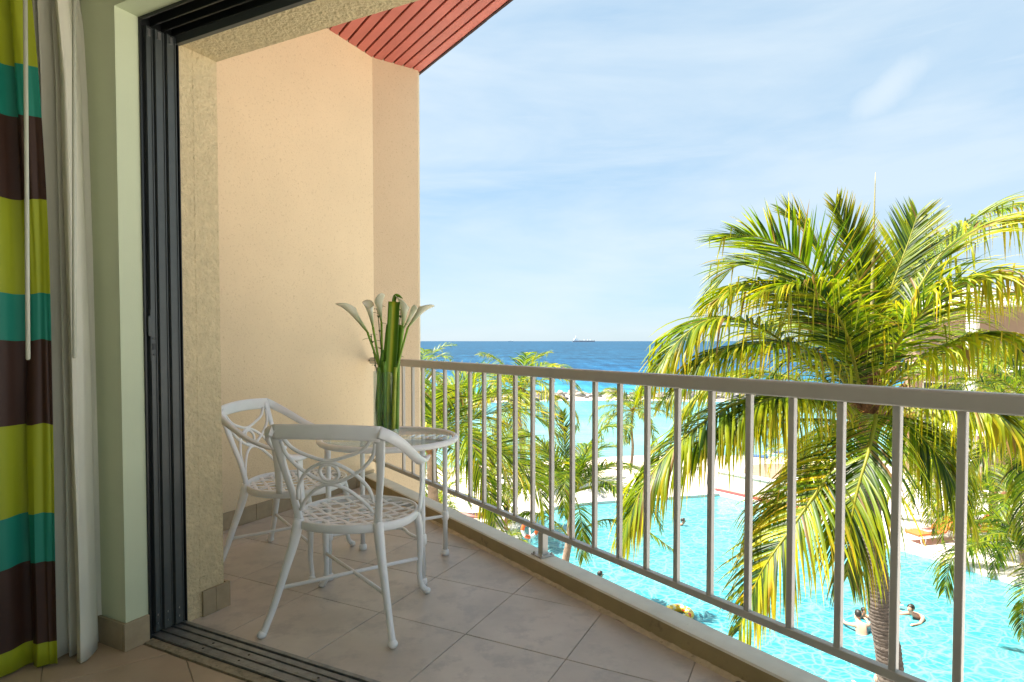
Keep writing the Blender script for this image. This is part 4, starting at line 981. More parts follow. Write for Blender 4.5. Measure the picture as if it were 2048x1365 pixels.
# ------------------------------------------------------------------ palms
GREENS = [(.075, .14, .004), (.12, .19, .004), (.17, .225, .004), (.22, .26, .005), (.030, .065, .004), (.018, .045, .004)]
YELS = [(.40, .40, .006), (.50, .42, .008), (.58, .40, .012), (.32, .36, .006)]
def frond_mesh(path, L, n, seed, droop=.35, kink=.25, width=.034, yellow=.3, lift=.25, roll=0.0, t0=.10, wind=V(0, 0, 0), spread=1.0, segs=6, rr0=.022, old=0.0, folds=True, tipden=1.0):
    rg = random.Random(seed); Mr = 40
    R_ = crom(path, Mr); vs, fs, cs = [], [], []
    # rachis: tapered 5-sided
    yg_ = (.34, .33, .03) if yellow > .2 else (.22, .26, .03)
    ringp = None
    for i, p in enumerate(R_):
        T_ = (R_[min(i + 1, Mr)] - R_[max(i - 1, 0)]).normalized(); U = (V(0, 0, 1) - T_ * T_.z); U = U.normalized() if U.length > .05 else V(0, 1, 0); S_ = T_.cross(U)
        r = rr0 * (1 - .86 * i / Mr); b = len(vs)
        for k in range(5): a_ = 2 * math.pi * k / 5; vs.append(p + S_ * math.cos(a_) * r * 1.2 + U * math.sin(a_) * r); cs.append(yg_)
        if ringp is not None:
            for k in range(5): fs.append((ringp + k, ringp + (k + 1) % 5, b + (k + 1) % 5, b + k))
        ringp = b
    for i in range(n):
        t = t0 + (1 - t0) * (i / (n - 1)); x = t * Mr; k0 = min(int(x), Mr - 1); p = R_[k0].lerp(R_[k0 + 1], x - k0)
        T_ = (R_[min(k0 + 2, Mr)] - R_[max(k0 - 1, 0)]).normalized(); U = (V(0, 0, 1) - T_ * T_.z); U = U.normalized() if U.length > .05 else V(0, 1, 0)
        S_ = T_.cross(U)
        if roll: q = Matrix.Rotation(roll, 3, T_); U = q @ U; S_ = q @ S_
        prof = (min(1, .35 + (t - t0) * 3.2)) * (1 - .62 * max(0, (t - .45) / .55) ** 1.6)
        fwd = .62 + 1.25 * t ** 1.4
        for sd in (-1, 1):
            ln = L * prof * rg.uniform(.82, 1.1); d = (S_ * sd * spread + T_ * (fwd + rg.uniform(-.2, .2)) + U * (lift + rg.uniform(-.2, .16)) + wind * .6).normalized()
            isy = rg.random() < yellow; g_ = rg.choice(GREENS); yl = rg.choice(YELS); kk = rg.randint(2, 4) if rg.random() < kink else 99
            if rg.random() < .04: continue
            if rg.random() < .025: g_ = (.20, .12, .04); yl = (.26, .15, .05)
            kw = 1.35 if kk < 99 else 1.0
            if old > rg.random(): g_ = rg.choice(YELS); yl = rg.choice([(.42, .24, .03), (.38, .20, .05), (.45, .30, .03)])
            q = p.copy(); w0 = width * (.55 + .45 * prof) * rg.uniform(.8, 1.15) * kw; pr = None; st = ln / segs
            dr = droop * rg.uniform(.55, 1.6); tw = rg.uniform(-.9, .9)
            for s in range(segs + 1):
                u = s / segs
                Wv = (T_ - d * T_.dot(d)); Wv = Wv.normalized() if Wv.length > .1 else d.orthogonal().normalized()
                Nv = d.cross(Wv)
                if abs(tw) > .05: Wv = (Wv * math.cos(tw * u) + Nv * math.sin(tw * u)); Nv = d.cross(Wv)
                wd = w0 * (min(1, .5 + u * 2.2) * (1 - u ** 2.4) + .03) / 2
                f = min(1, max(0, (u - .35) * 1.8)) if isy else 0
                if kk < 99 and s >= kk: f = max(f, .55 * (1 if isy or rg.random() < .75 else .3))
                c = tuple(a_ * (1 - f) + b_ * f for a_, b_ in zip(g_, yl)); b = len(vs)
                if folds: vs += [q + Wv * wd + Nv * wd * .35, q, q - Wv * wd + Nv * wd * .35]; cs += [c] * 3; nn = 3
                else: vs += [q + Wv * wd, q - Wv * wd]; cs += [c] * 2; nn = 2
                if pr is not None:
                    for k in range(nn - 1): fs.append((pr + k, b + k, b + k + 1, pr + k + 1))
                pr = b
                q = q + d * st
                if s == kk: d = (d * .12 + V(rg.uniform(-.15, .15), rg.uniform(-.15, .15), -1) + wind * .5).normalized()
                else: d = (d + V(0, 0, -1) * dr * (.5 + u) / segs * 3.0 + wind * (.5 * u / segs * 3)).normalized()
    me = bpy.data.meshes.new('frond'); me.from_pydata(vs, [], fs); ca = me.color_attributes.new('Col', 'FLOAT_COLOR', 'POINT')
    ca.data.foreach_set('color', [c for q in cs for c in (*q, 1)]); me.materials.append(M['leaf'])
    me.polygons.foreach_set('use_smooth', [True] * len(me.polygons)); me.update()
    return me
def trunk_mesh(pts, r0, r1, m, rings=60, seed=0, amp=.06):
    P = crom(pts, rings * 4); bm = BM(); n = len(P); rg = random.Random(seed); R2 = []
    ph = 0
    for i in range(n):
        u = i / (n - 1); r = r0 + (r1 - r0) * min(1, u * 1.0); ph += rg.uniform(.75, 1.25) / 4; saw = 1 - (ph % 1)
        R2.append(r * (1 + amp * (saw - .5) + (.5 * max(0, .06 - u) / .06)))
    seg = 14; prev = None
    for i, p in enumerate(P):
        T_ = (P[min(i + 1, n - 1)] - P[max(i - 1, 0)]).normalized(); U = V(0, 1, 0); U = (U - T_ * U.dot(T_)).normalized(); S_ = T_.cross(U)
        ring = [bm.verts.new(p + (S_ * math.cos(2 * math.pi * k / seg) + U * math.sin(2 * math.pi * k / seg)) * R2[i] * (1 + .05 * noise.noise(Vector((k * .9, i * .35, seed))))) for k in range(seg)]
        if prev:
            for k in range(seg): f = bm.faces.new((prev[k], prev[(k + 1) % seg], ring[(k + 1) % seg], ring[k])); f.smooth = True
        prev = ring
    return bm
def link_frond(me, t):
    o = bpy.data.objects.new('frond', me); C.objects.link(o); o.parent = t; return o
def arc(c, az, el, ln, bend, wind=V(0, 0, 0), n=7, base_r=.1):
    d = V(math.cos(az), math.sin(az), 0); p = c + d * base_r; e = el; pts = [p.copy()]
    for i in range(n):
        dd = (d * math.cos(e) + V(0, 0, 1) * math.sin(e) + wind * .25 * (i / n)).normalized(); p = p + dd * ln / n; pts.append(p.copy()); e -= bend * (1.5 * (i + 1) / n + .3) / n
    return pts
def palm(label, crown, base, ln, nf, seed, L=.75, nl=46, r=.13, wind=V(0, 0, 0), yellow=.25, old=.0, low=-.35, high=1.35, group='coconut palms round the pool and beach', azs=None, droop=.35, kink=.15, name='palm_tree', width=.034, m='bark_far', segs=5):
    rg = random.Random(seed); t = thing(name, label, 'palm tree', base, 0, group); cl = crown - base
    bm = trunk_mesh([V(0, 0, -.05), cl * .35 + V(rg.uniform(-.15, .15), 0, 0), cl * .7 + V(rg.uniform(-.1, .1), 0, 0), cl], r * 1.15, r * .8, M[m], rings=int(max(8, cl.length * 9)), seed=seed); obj('trunk', bm, M[m], t)
    bm = BM(); add_ball(bm, cl, r * 1.3, r * 1.3, r * 2.4)
    for k in range(9):
        a_ = k * 2.4; add_tube(bm, [cl + V(0, 0, -.1), cl + V(math.cos(a_) * r * 2.4, math.sin(a_) * r * 2.4, .12 + .1 * (k % 3))], [r * .45, r * .25], 6)
    obj('leaf_base', bm, M['fibre'], t)
    for k in range(nf):
        u = (k + .5) / nf; az = k * 2.39996 + rg.uniform(-.25, .25)
        if azs: az = azs[k % len(azs)] + rg.uniform(-.2, .2)
        el = high + (low - high) * u ** .85 + rg.uniform(-.12, .12); l_ = ln * (.72 + .34 * math.sin(min(1, u * 1.5) * 1.57)) * rg.uniform(.88, 1.08)
        path = arc(cl, az, el, l_, 1.15 + .75 * u + rg.uniform(-.15, .25), wind)
        link_frond(frond_mesh(path, L * rg.uniform(.9, 1.1), nl, seed * 100 + k, droop=droop * (.7 + .8 * u), kink=kink, yellow=min(1, yellow * (.5 + 1.2 * u)), old=old * u, width=width, wind=wind * .35, roll=rg.uniform(-.35, .35), segs=segs, folds=False, rr0=.02), t)
    return t
def PX(x, y, Y): return atY(x, y, Y)
def basepos(x, Y): p = atY(x, 900, Y); return V(p.x, Y, DECK if Y < 33.5 else beach_z(p.x, Y))
# the big palm: every frond follows the one in the photograph, each at its own distance
BY = 8.7
big_crown = PX(1737, 815, BY); bbase = V(PX(1802, 1000, BY).x, BY + .1, DECK)
bp = thing('palm_tree', 'large coconut palm close to the railing, crown of yellow green fronds', 'palm tree', bbase, 0, 'coconut palms round the pool and beach')
bm = trunk_mesh([V(0, 0, -.05), PX(1782, 1370, BY) - bbase, PX(1758, 1200, BY) - bbase, PX(1741, 1040, BY) - bbase, PX(1735, 930, BY) - bbase, big_crown - bbase], .185, .125, M['bark'], rings=110, seed=2, amp=.11); obj('trunk', bm, M['bark'], bp)
bm = BM(); cl = big_crown - bbase; add_ball(bm, cl, .18, .18, .42)
for k in range(14):
    a_ = k * 2.4; add_tube(bm, [cl + V(0, 0, -.35 + .05 * k), cl + V(math.cos(a_) * .22, math.sin(a_) * .22, -.2 + .06 * k), cl + V(math.cos(a_) * .45, math.sin(a_) * .45, .05 + .06 * k)], [.075, .06, .035], 8)
obj('leaf_base', bm, M['fibre'], bp)
rg = random.Random(11)
for (cx, cy) in ((1700, 850), (1800, 845)):
    bm = BM(); c0 = PX(cx, cy, BY - .15) - bbase
    for k in range(34):
        a_ = rg.uniform(0, 6.28); e_ = rg.uniform(-1.0, .9); d_ = V(math.cos(a_) * math.cos(e_), math.sin(a_) * math.cos(e_), math.sin(e_)); ln_ = rg.uniform(.18, .36)
        add_tube(bm, crom([c0, c0 + d_ * ln_ * .6, c0 + d_ * ln_ + V(0, 0, -.06)], 5), [.009, .006, .003], 5)
    obj('flower_stalk', bm, M['stalk'], bp)
# (pixel, pixel, ...) with depth along the frond; leaflet length; droop; kink; yellow; lift; roll
BIG = [
 ([(1725, 770, 8.7), (1700, 690, 8.6), (1655, 590, 8.3), (1600, 520, 8.1), (1530, 478, 7.9), (1478, 470, 7.8)], 1.0, .10, .05, .10, .30, .2),
 ([(1720, 790, 8.7), (1690, 720, 8.9), (1630, 610, 9.2), (1560, 545, 9.4), (1480, 530, 9.6), (1425, 580, 9.7)], .95, .22, .08, .15, .2, -.2),
 ([(1722, 800, 8.7), (1712, 740, 8.3), (1690, 660, 7.9), (1650, 600, 7.5), (1605, 570, 7.3), (1560, 572, 7.1)], .92, .30, .25, .30, .05, .1),
 ([(1715, 815, 8.7), (1670, 740, 8.3), (1590, 690, 7.9), (1500, 690, 7.6), (1410, 715, 7.4), (1340, 790, 7.2)], .85, .75, .30, .5, .1, 0),
 ([(1715, 830, 8.7), (1650, 790, 9.4), (1560, 750, 10), (1470, 745, 10.4), (1400, 790, 10.7), (1350, 850, 10.8)], .95, .6, .15, .3, .1, 0),
 ([(1712, 850, 8.7), (1640, 840, 8.2), (1540, 845, 7.8), (1430, 870, 7.4), (1330, 930, 7.1), (1255, 1040, 7.0)], .80, .85, .05, .45, .02, 0),
 ([(1712, 850, 8.6), (1700, 870, 7.6), (1650, 960, 6.9), (1580, 1060, 6.6), (1520, 1150, 6.5), (1478, 1260, 6.5)], .85, .50, .06, .75, .05, -.35),
 ([(1735, 850, 8.4), (1752, 832, 7.5), (1738, 900, 6.9), (1715, 980, 6.7), (1700, 1060, 6.6), (1695, 1150, 6.6)], .95, .75, .04, .35, .05, 0),
 ([(1745, 840, 8.5), (1790, 835, 7.8), (1850, 880, 7.4), (1905, 960, 7.2), (1935, 1040, 7.2)], .80, .85, .1, .45, .02, .1),
 ([(1750, 810, 8.7), (1800, 750, 8.3), (1870, 705, 8.0), (1950, 675, 7.8), (2030, 690, 7.6), (2100, 740, 7.5)], .88, .62, .62, .8, .25, 0),
 ([(1750, 790, 8.7), (1785, 690, 8.6), (1830, 590, 8.6), (1890, 500, 8.6), (1960, 455, 8.6), (2040, 440, 8.6), (2110, 465, 8.6)], 1.0, .35, .40, .45, .25, .1),
 ([(1745, 770, 8.8), (1775, 650, 9.2), (1820, 560, 9.5), (1885, 490, 9.8), (1960, 430, 10), (2050, 410, 10.2)], .9, .25, .3, .35, .25, -.2),
 ([(1745, 760, 8.8), (1760, 660, 8.9), (1785, 570, 9.0), (1815, 490, 9.1), (1835, 430, 9.2)], .75, .05, .15, .2, .5, .5),
 ([(1735, 770, 8.8), (1732, 660, 8.8), (1718, 560, 8.8), (1700, 480, 8.8), (1672, 410, 8.8)], .62, .04, .02, .75, .6, .3),
 ([(1745, 800, 8.8), (1800, 720, 9.6), (1870, 650, 10.4), (1950, 600, 11), (2030, 590, 11.6), (2100, 620, 12)], .95, .4, .3, .4, .2, 0),
 ([(1735, 800, 8.9), (1690, 720, 10), (1640, 660, 11), (1580, 640, 12), (1520, 660, 12.6)], .9, .45, .2, .3, .2, 0),
 ([(1750, 820, 8.8), (1810, 790, 9.6), (1880, 780, 10.4), (1950, 800, 11.0), (2010, 860, 11.4)], .95, .7, .2, .4, .1, 0),
 ([(1725, 830, 8.8), (1680, 800, 9.8), (1610, 790, 10.6), (1540, 810, 11.2), (1480, 870, 11.6)], .9, .7, .2, .5, .1, 0),
 ([(1705, 840, 8.6), (1600, 795, 8.0), (1480, 805, 7.5), (1375, 870, 7.1), (1295, 960, 6.9), (1245, 1065, 6.8)], .95, .8, .2, .5, .02, 0),
 ([(1710, 830, 8.8), (1620, 730, 8.4), (1510, 650, 8.0), (1420, 640, 7.7), (1350, 690, 7.5), (1300, 760, 7.4)], .9, .55, .3, .45, .1, 0),
 ([(1725, 790, 8.7), (1670, 680, 8.4), (1590, 600, 8.1), (1500, 570, 7.9), (1430, 600, 7.8)], .9, .4, .35, .5, .15, .1),
 ([(1715, 845, 8.7), (1680, 880, 8.0), (1610, 950, 7.5), (1540, 1010, 7.2), (1500, 1090, 7.1)], .75, .75, .1, .6, .02, 0),
 ([(1755, 830, 8.6), (1810, 800, 7.9), (1890, 790, 7.4), (1970, 815, 7.0), (2060, 880, 6.8)], .85, .85, .4, .7, .1, 0),
 ([(1750, 830, 8.8), (1800, 830, 9.6), (1860, 860, 10.2), (1910, 920, 10.6), (1935, 1000, 10.8)], .85, .8, .1, .4, .1, 0),
 ([(1720, 850, 8.8), (1680, 850, 9.8), (1620, 880, 10.6), (1570, 940, 11.0)], .8, .9, .1, .5, .1, 0),
 ([(1720, 830, 8.6), (1660, 800, 7.9), (1580, 790, 7.5), (1500, 815, 7.2), (1440, 880, 7.0)], .85, .85, .35, .6, .05, 0),
 ([(1750, 780, 8.7), (1800, 680, 8.0), (1870, 600, 7.6), (1950, 560, 7.3), (2050, 560, 7.0)], .95, .45, .45, .5, .2, 0),
 ([(1730, 780, 8.7), (1700, 660, 8.9), (1665, 560, 9.1), (1625, 480, 9.3), (1580, 430, 9.4)], .85, .08, .1, .3, .3, .1),
 ([(1740, 780, 8.8), (1740, 690, 9.2), (1750, 610, 9.8), (1770, 550, 10.4), (1800, 520, 11)], .8, .2, .2, .3, .3, 0),
]
for k, (pl, Lf, dr, kk, ye, li, ro) in enumerate(BIG):
    Lf *= 1.22; li *= .6; path = [PX(*p) - bbase for p in pl]
    ye = min(.95, ye * 1.35 + .08); link_frond(frond_mesh(path, Lf, 112, 900 + k, droop=dr, kink=kk, yellow=ye, lift=li, roll=ro, width=.032, segs=7, wind=V(-.05, 0, 0), old=.25 if k in (6,) else .0, rr0=.026), bp)
bm = BM(); add_tube(bm, [p - bbase for p in crom([PX(1741, 760, 8.6), PX(1744, 620, 8.6), PX(1747, 480, 8.6), PX(1751, 345, 8.6)], 16)], [.03, .026, .018, .003], 8); obj('spear_leaf', bm, M['spear'] if 'spear' in M else M['stalk2'] if 'stalk2' in M else mat('spear_leaf', (.46, .40, .17), .5, .1, 8, trans=.2), bp)

palm('coconut palm behind the railing with upright fronds and short fibrous trunk', PX(1140, 985, 16), basepos(1132, 16), 2.5, 17, 21, L=.75, nl=66, r=.10, yellow=.22, droop=.3, high=1.45, low=.05, width=.028)
_t = [o for o in C.objects if 'upright fronds and short fibrous trunk' in o.get('label', '')][0]
for _k, (_pl, _L, _dr) in enumerate((([(1140, 985, 16), (1134, 930, 16), (1128, 875, 15.9), (1126, 825, 15.8)], .55, .08), ([(1140, 985, 16), (1170, 910, 15.7), (1205, 860, 15.5), (1250, 850, 15.3)], .8, .3), ([(1140, 985, 16), (1105, 920, 15.7), (1080, 880, 15.5), (1045, 870, 15.4)], .75, .3),
        ([(1142, 1075, 16), (1200, 1042, 15.3), (1270, 1050, 14.8), (1345, 1098, 14.5)], .55, .8), ([(1140, 1000, 16), (1135, 950, 15), (1130, 965, 14.2), (1128, 1030, 13.8)], .75, .6), ([(1138, 1075, 16), (1105, 1040, 15.6), (1060, 1025, 15.3), (1020, 1040, 15.1)], .5, .8))):
    link_frond(frond_mesh([PX(*p) - _t.location for p in _pl], _L, 66, 300 + _k, droop=_dr, kink=.05, yellow=.2, lift=.05, width=.028, segs=6), _t)
palm('wind swept coconut palm whose top stands against the sea', PX(1038, 785, 33), basepos(1042, 33), 4.1, 21, 22, L=1.1, nl=54, r=.16, wind=V(.35, 0, .0), yellow=.45, old=.4, droop=.5, width=.05)
palm('leafy coconut palm at the wall edge, leftmost of the palms seen through the balusters', PX(862, 885, 13), basepos(850, 13), 3.0, 20, 23, L=1.15, nl=66, r=.13, yellow=.35, high=1.45, low=-.25, droop=.28, width=.034)
palm('drooping coconut palm with a slim trunk above the sunbather', PX(984, 925, 24), basepos(983, 24), 2.8, 16, 24, L=.85, nl=60, r=.11, yellow=.5, droop=.6, high=1.25, low=-.1, width=.036)
palm('distant palm crown just above the railing beside the wall edge', PX(842, 745, 38), basepos(845, 38), 3.6, 15, 25, L=.9, nl=36, r=.15, yellow=.1, droop=.4, width=.05)
palm('small distant coconut palm in front of the breakwater', PX(1266, 822, 40), basepos(1262, 40), 3.2, 20, 26, L=.95, nl=40, r=.09, yellow=.35, droop=.5, width=.05)
palm('small yellow palm behind the cream pool wall', PX(1612, 905, 30.5), basepos(1608, 30.5), 2.5, 16, 27, L=.6, nl=36, r=.12, yellow=1.0, old=.5, droop=.7, high=1.1, low=-.7, width=.034)
palm('dense coconut palm at the right in front of the apartment building', PX(2085, 830, 12.5), V(14.3, 12.3, DECK), 3.5, 30, 28, L=.85, nl=56, r=.14, yellow=.4, droop=.55, high=1.35, low=-.6, width=.034)
palm('dark green palm with a broad low crown above the orange loungers', PX(2010, 1000, 20), basepos(2060, 20.3), 2.8, 24, 29, L=.75, nl=48, r=.12, yellow=.12, droop=.4, high=1.0, low=-.3, width=.034)
palm('short palm at the right edge with one pale frond hanging over the pool', PX(2085, 1110, 11.5), V(13.2, 10.4, DECK), 1.9, 14, 30, L=.6, nl=48, r=.11, yellow=.3, droop=.4, high=1.2, low=-.2, width=.026)
# the pale frond over the pool
t = [o for o in C.objects if o.name.startswith('palm_tree') and 'one pale frond' in o.get('label', '')][0]
link_frond(frond_mesh([PX(*p) - t.location for p in ((2085, 1110, 11.5), (2010, 1082, 11.2), (1950, 1090, 10.9), (1905, 1120, 10.7), (1890, 1180, 10.6))], .85, 60, 77, droop=.7, kink=.0, yellow=.1, lift=.0, width=.028, segs=6), t)
palm('low young palm below the railing beside the lifebuoy', PX(1000, 1092, 18.5), basepos(998, 18.5), .95, 12, 31, L=.4, nl=36, r=.07, yellow=.2, droop=.35, high=1.2, low=-.1, width=.024)
palm('young palm growing low beside the pool loungers', PX(880, 1000, 20), basepos(880, 20), 1.6, 13, 32, L=.5, nl=40, r=.08, yellow=.35, droop=.35, high=1.2, low=-.2, width=.026)
palm('coconut palm by the building seen behind the large palm crown', PX(1985, 760, 24), basepos(1990, 24), 3.6, 17, 33, L=.9, nl=44, r=.14, yellow=.35, droop=.5, width=.042)
palm('coconut palm standing behind the trunk of the large palm', PX(1870, 930, 24.5), basepos(1885, 25), 3.0, 22, 34, L=.75, nl=44, r=.12, yellow=.45, droop=.6, high=1.2, low=-.5, width=.036)

# ------------------------------------------------------------------ pool surroundings
pw = thing('pool_wall', 'cream retaining wall behind the far corner of the pool', 'wall')
W0, W1 = V(10.55, 30.2, 0), V(12.95, 27.0, 0); dW = (W1 - W0).normalized(); nW = V(-dW.y, dW.x, 0)
def fw(x, y, z): return W0 + dW * x + nW * y + V(0, 0, z)
bm = BM(); add_box(bm, fw, -.2, 4.2, -.05, .35, DECK - .05, DECK + 1.0, .01, 1); obj('wall_body', bm, M['cream_wall'], pw)
box_obj('red_band', fw, (-.3, 4.3, -.12, -.055, DECK + .035, DECK + .16), M['red_coping'], pw, .005)
bm = BM(); add_box(bm, fw, -.25, 4.25, -.09, .39, DECK + 1.001, DECK + 1.07, .01, 1); obj('wall_coping', bm, M['bwhite'], pw)
pl = thing('planter_box', 'cream planter block with a dark red front by the pool corner', 'planter', (13.35, 27.3, DECK))
box_obj('planter_body', XYZ, (0, 1.6, 0, 1.2, 0, 1.05), M['cream_wall'], pl, .02); box_obj('red_panel', XYZ, (.2, .75, -.03, -.001, .05, .9), M['red_coping'], pl, .005); box_obj('planter_top', XYZ, (-.05, 1.65, -.05, 1.25, 1.051, 1.12), M['bwhite'], pl, .01)
bm = BM(); add_lathe(bm, [(2.3, DECK), (2.3, DECK + .28), (2.1, DECK + .34), (.01, DECK + .4)], V(15.4, 33.5, 0), 32); tag(obj('soil_bed', bm, M['dark_soil']), 'round bed of brown soil behind the yellow palm', 'planting bed')
def lounger(label, loc, rz, cloth, frame, group, back=R(42)):
    t = thing('sun_lounger', label, 'sun lounger', loc, rz, group)
    bm = BM(); add_tube(bm, [V(-.3, -.9, .3), V(-.3, 1.0, .3)], .022, 8); add_tube(bm, [V(.3, -.9, .3), V(.3, 1.0, .3)], .022, 8)
    for y in (-.9, 0, 1.0): add_tube(bm, [V(-.3, y, .3), V(.3, y, .3)], .018, 8)
    obj('frame', bm, frame, t)
    for x in (-.3, .3):
        for y in (-.75, .8):
            bm = BM(); add_tube(bm, crom([V(x, y - .12, .3), V(x * 1.05, y - .1, .1), V(x * 1.08, y, .01), V(x * 1.05, y + .1, .1), V(x, y + .12, .3)], 12), .016, 8); obj('leg', bm, frame, t)
    bm = BM(); add_box(bm, XYZ, -.31, .31, -.95, .35, .325, .41, .03, 3); obj('cushion', bm, cloth, t)
    q = Matrix.Rotation(back, 3, 'X')
    bm = BM(); add_box(bm, lambda x, y, z: V(0, .36, .33) + q @ V(x, y, z), -.31, .31, 0, .75, 0, .08, .03, 3); obj('backrest', bm, cloth, t)
    return t
def towel(label, loc, rz, m):
    bm = BM(); G = [[bm.verts.new((x * .08 - .24, y * .08 - .3, .012 + .015 * noise.noise(Vector((x * .7, y * .7, loc[0]))))) for x in range(7)] for y in range(8)]
    for j in range(7):
        for i in range(6): f = bm.faces.new((G[j][i], G[j][i + 1], G[j + 1][i + 1], G[j + 1][i])); f.smooth = True
    o = obj('towel', bm, m); o.location = loc; o.rotation_euler = (0, 0, rz); md = o.modifiers.new('t', 'SOLIDIFY'); md.thickness = .02
    return tag(o, label, 'towel')
def LP(x, y, z=DECK): return atz(x, y, z)
p = LP(1862, 1082); lounger('orange sun lounger with white frame by the pool, left of the pair', (p.x, p.y, DECK + .003), R(-74), M['orange_cloth'], M['white_plastic'], 'orange sun loungers'); tw = p
p2 = LP(1950, 1078); lounger('orange sun lounger with white frame by the pool, right of the pair', (p2.x, p2.y, DECK + .003), R(-80), M['orange_cloth'], M['white_plastic'], 'orange sun loungers')
M['pattern_cloth'] = mat('patterned_towel', (.45, .22, .2), .9, .5, 14)
towel('patterned towel lying on the left orange lounger', (p.x - .1, p.y, DECK + .42), R(-70), M['pattern_cloth']); towel('patterned towel lying on the right orange lounger', (p2.x - .1, p2.y, DECK + .42), R(-60), M['pattern_cloth'])
p = LP(965, 1048); lounger('mauve covered sun lounger beyond the curb near the sunbather', (p.x, p.y, DECK + .003), R(110), M['mauve_cloth'], M['white_plastic'], 'mauve sun loungers', back=R(12))
towel('orange towel on the mauve lounger', (p.x + .2, p.y - .1, DECK + .42), R(80), M['orange_cloth'])
for k, (x, y, rz, lb) in enumerate(((1505, 925, 60, 'blue beach lounger under the palm, leftmost of three'), (1560, 918, 70, 'blue beach lounger beside the yellow palm'), (1650, 960, 80, 'blue beach lounger right of the yellow palm trunk'))):
    p = LP(x, y, DECK - .05); lounger(lb, (p.x, p.y, max(DECK + .003, beach_z(p.x, p.y) if p.y > 33.5 else DECK + .003)), R(rz), M['blue_cloth'], M['white_plastic'], 'blue beach loungers')
# lifebuoy on a post
p = LP(1060, 1092)
lb_ = thing('lifebuoy', 'orange and white lifebuoy standing at the pool edge', 'lifebuoy', (p.x, p.y, DECK + .62), R(20))
for k in range(8):
    bm = BM(); pts = [V(.29 * math.cos(a_), 0, .29 * math.sin(a_)) for a_ in [2 * math.pi * (k + i / 8 * (.999)) / 8 for i in range(9)]]
    add_tube(bm, pts, .072, 12, cap=True); obj('orange_segment' if k % 2 else 'white_band', bm, M['orange_plastic'] if k % 2 else M['white_plastic'], lb_)
bm = BM(); add_tube(bm, [V(p.x, p.y + .12, DECK), V(p.x, p.y + .12, DECK + 1.05)], .03, 8); add_box(bm, XYZ, p.x - .1, p.x + .1, p.y + .08, p.y + .16, DECK + .30, DECK + .33); tag(obj('lifebuoy_post', bm, M['white_plastic']), 'white post that holds the orange lifebuoy', 'post')
# swim ring
def ring_mat():
    m = bpy.data.materials.new('floral_vinyl'); m.use_nodes = True; t = m.node_tree; b = t.nodes['Principled BSDF']; b.inputs['Roughness'].default_value = .25
    tcn = N('ShaderNodeTexCoord', t); vo = N('ShaderNodeTexVoronoi', t); vo.inputs['Scale'].default_value = 11; sp = N('ShaderNodeSeparateColor', t); rp = N('ShaderNodeValToRGB', t); rp.color_ramp.interpolation = 'CONSTANT'
    e = rp.color_ramp.elements; e[0].color = (.75, .50, .04, 1); e[1].position = .45; e[1].color = (.7, .7, .4, 1)
    for p_, c_ in ((.62, (.6, .06, .02, 1)), (.75, (.12, .35, .05, 1)), (.86, (.75, .5, .04, 1))): q = e.new(p_); q.color = c_
    t.links.new(tcn.outputs['Object'], vo.inputs[0]); t.links.new(vo.outputs['Color'], sp.inputs[0]); t.links.new(sp.outputs[0], rp.inputs[0]); t.links.new(rp.outputs[0], b.inputs['Base Color']); return m
p = atz(1357, 1232, WATER)
bm = BM(); add_tube(bm, [V(.32 * math.cos(a_), .32 * math.sin(a_), .06) for a_ in [2 * math.pi * i / 40 for i in range(40)]], .105, 14, closed=True)
o = obj('swim_ring', bm, ring_mat()); o.location = (p.x, p.y, WATER + .02); tag(o, 'yellow flower patterned swim ring floating in the pool', 'swim ring')

# people ---------------------------------------------------------
def skin_body(name, joints, edges, m, parent):
    names = list(joints); me = bpy.data.meshes.new(name); me.from_pydata([joints[k][0] for k in names], [(names.index(a), names.index(b)) for a, b in edges], [])
    me.materials.append(m); o = bpy.data.objects.new(name, me); C.objects.link(o); o.parent = parent
    md = o.modifiers.new('Skin', 'SKIN'); md.use_smooth_shade = True
    sv = me.skin_vertices[0].data
    for i, k in enumerate(names):
        r = joints[k][1]; sv[i].radius = r if isinstance(r, tuple) else (r, r); sv[i].use_root = (i == 0)
    s = o.modifiers.new('Sub', 'SUBSURF'); s.levels = 1; s.render_levels = 2
    return o
def head(t, c, yaw, hair, skin, long_hair=False, s=1.0):
    """c = head centre; face along local -Y turned by yaw"""
    q = Matrix.Rotation(yaw, 3, 'Z'); f = lambda x, y, z: c + q @ V(x * s, y * s, z * s)
    bm = BM()
    for sx in (-1, 1): add_ball(bm, f(sx * .076, .005, -.005), .012, .02, .03, u=8, v=6)
    add_ball(bm, f(0, -.098, -.012), .013, .02, .022, q, 8, 6); obj('ears_and_nose', bm, skin, t)
    bm = BM()
    for sx in (-1, 1): add_ball(bm, f(sx * .032, -.083, .012), .011, .007, .006, q, 8, 5)
    obj('eyes', bm, M['hair_dark'], t); bm = BM(); add_ball(bm, f(0, -.086, -.052), .022, .008, .006, q, 8, 5); obj('mouth', bm, M['mouth'], t)
    bm = BM(); add_ball(bm, f(0, .016, .026), .088 * s, .102 * s, .100 * s, q, 16, 12)
    if long_hair: add_ball(bm, f(0, .07, -.10), .075 * s, .05 * s, .15 * s, q, 12, 9)
    for v in bm.verts:
        v.co += Vector((noise.noise(v.co * 40), noise.noise(v.co * 40 + V(9, 0, 0)), 0)) * .006
    # hair leaves the face free
    gone = [v for v in bm.verts if (q.transposed() @ (v.co - c)).y < -.045 * s and (v.co - c).z < .055 * s]
    bmesh.ops.delete(bm, geom=gone, context='VERTS'); obj('hair', bm, hair, t, recalc=False)
M['mouth'] = mat('lips', (.35, .10, .08), .5, .05, 20)
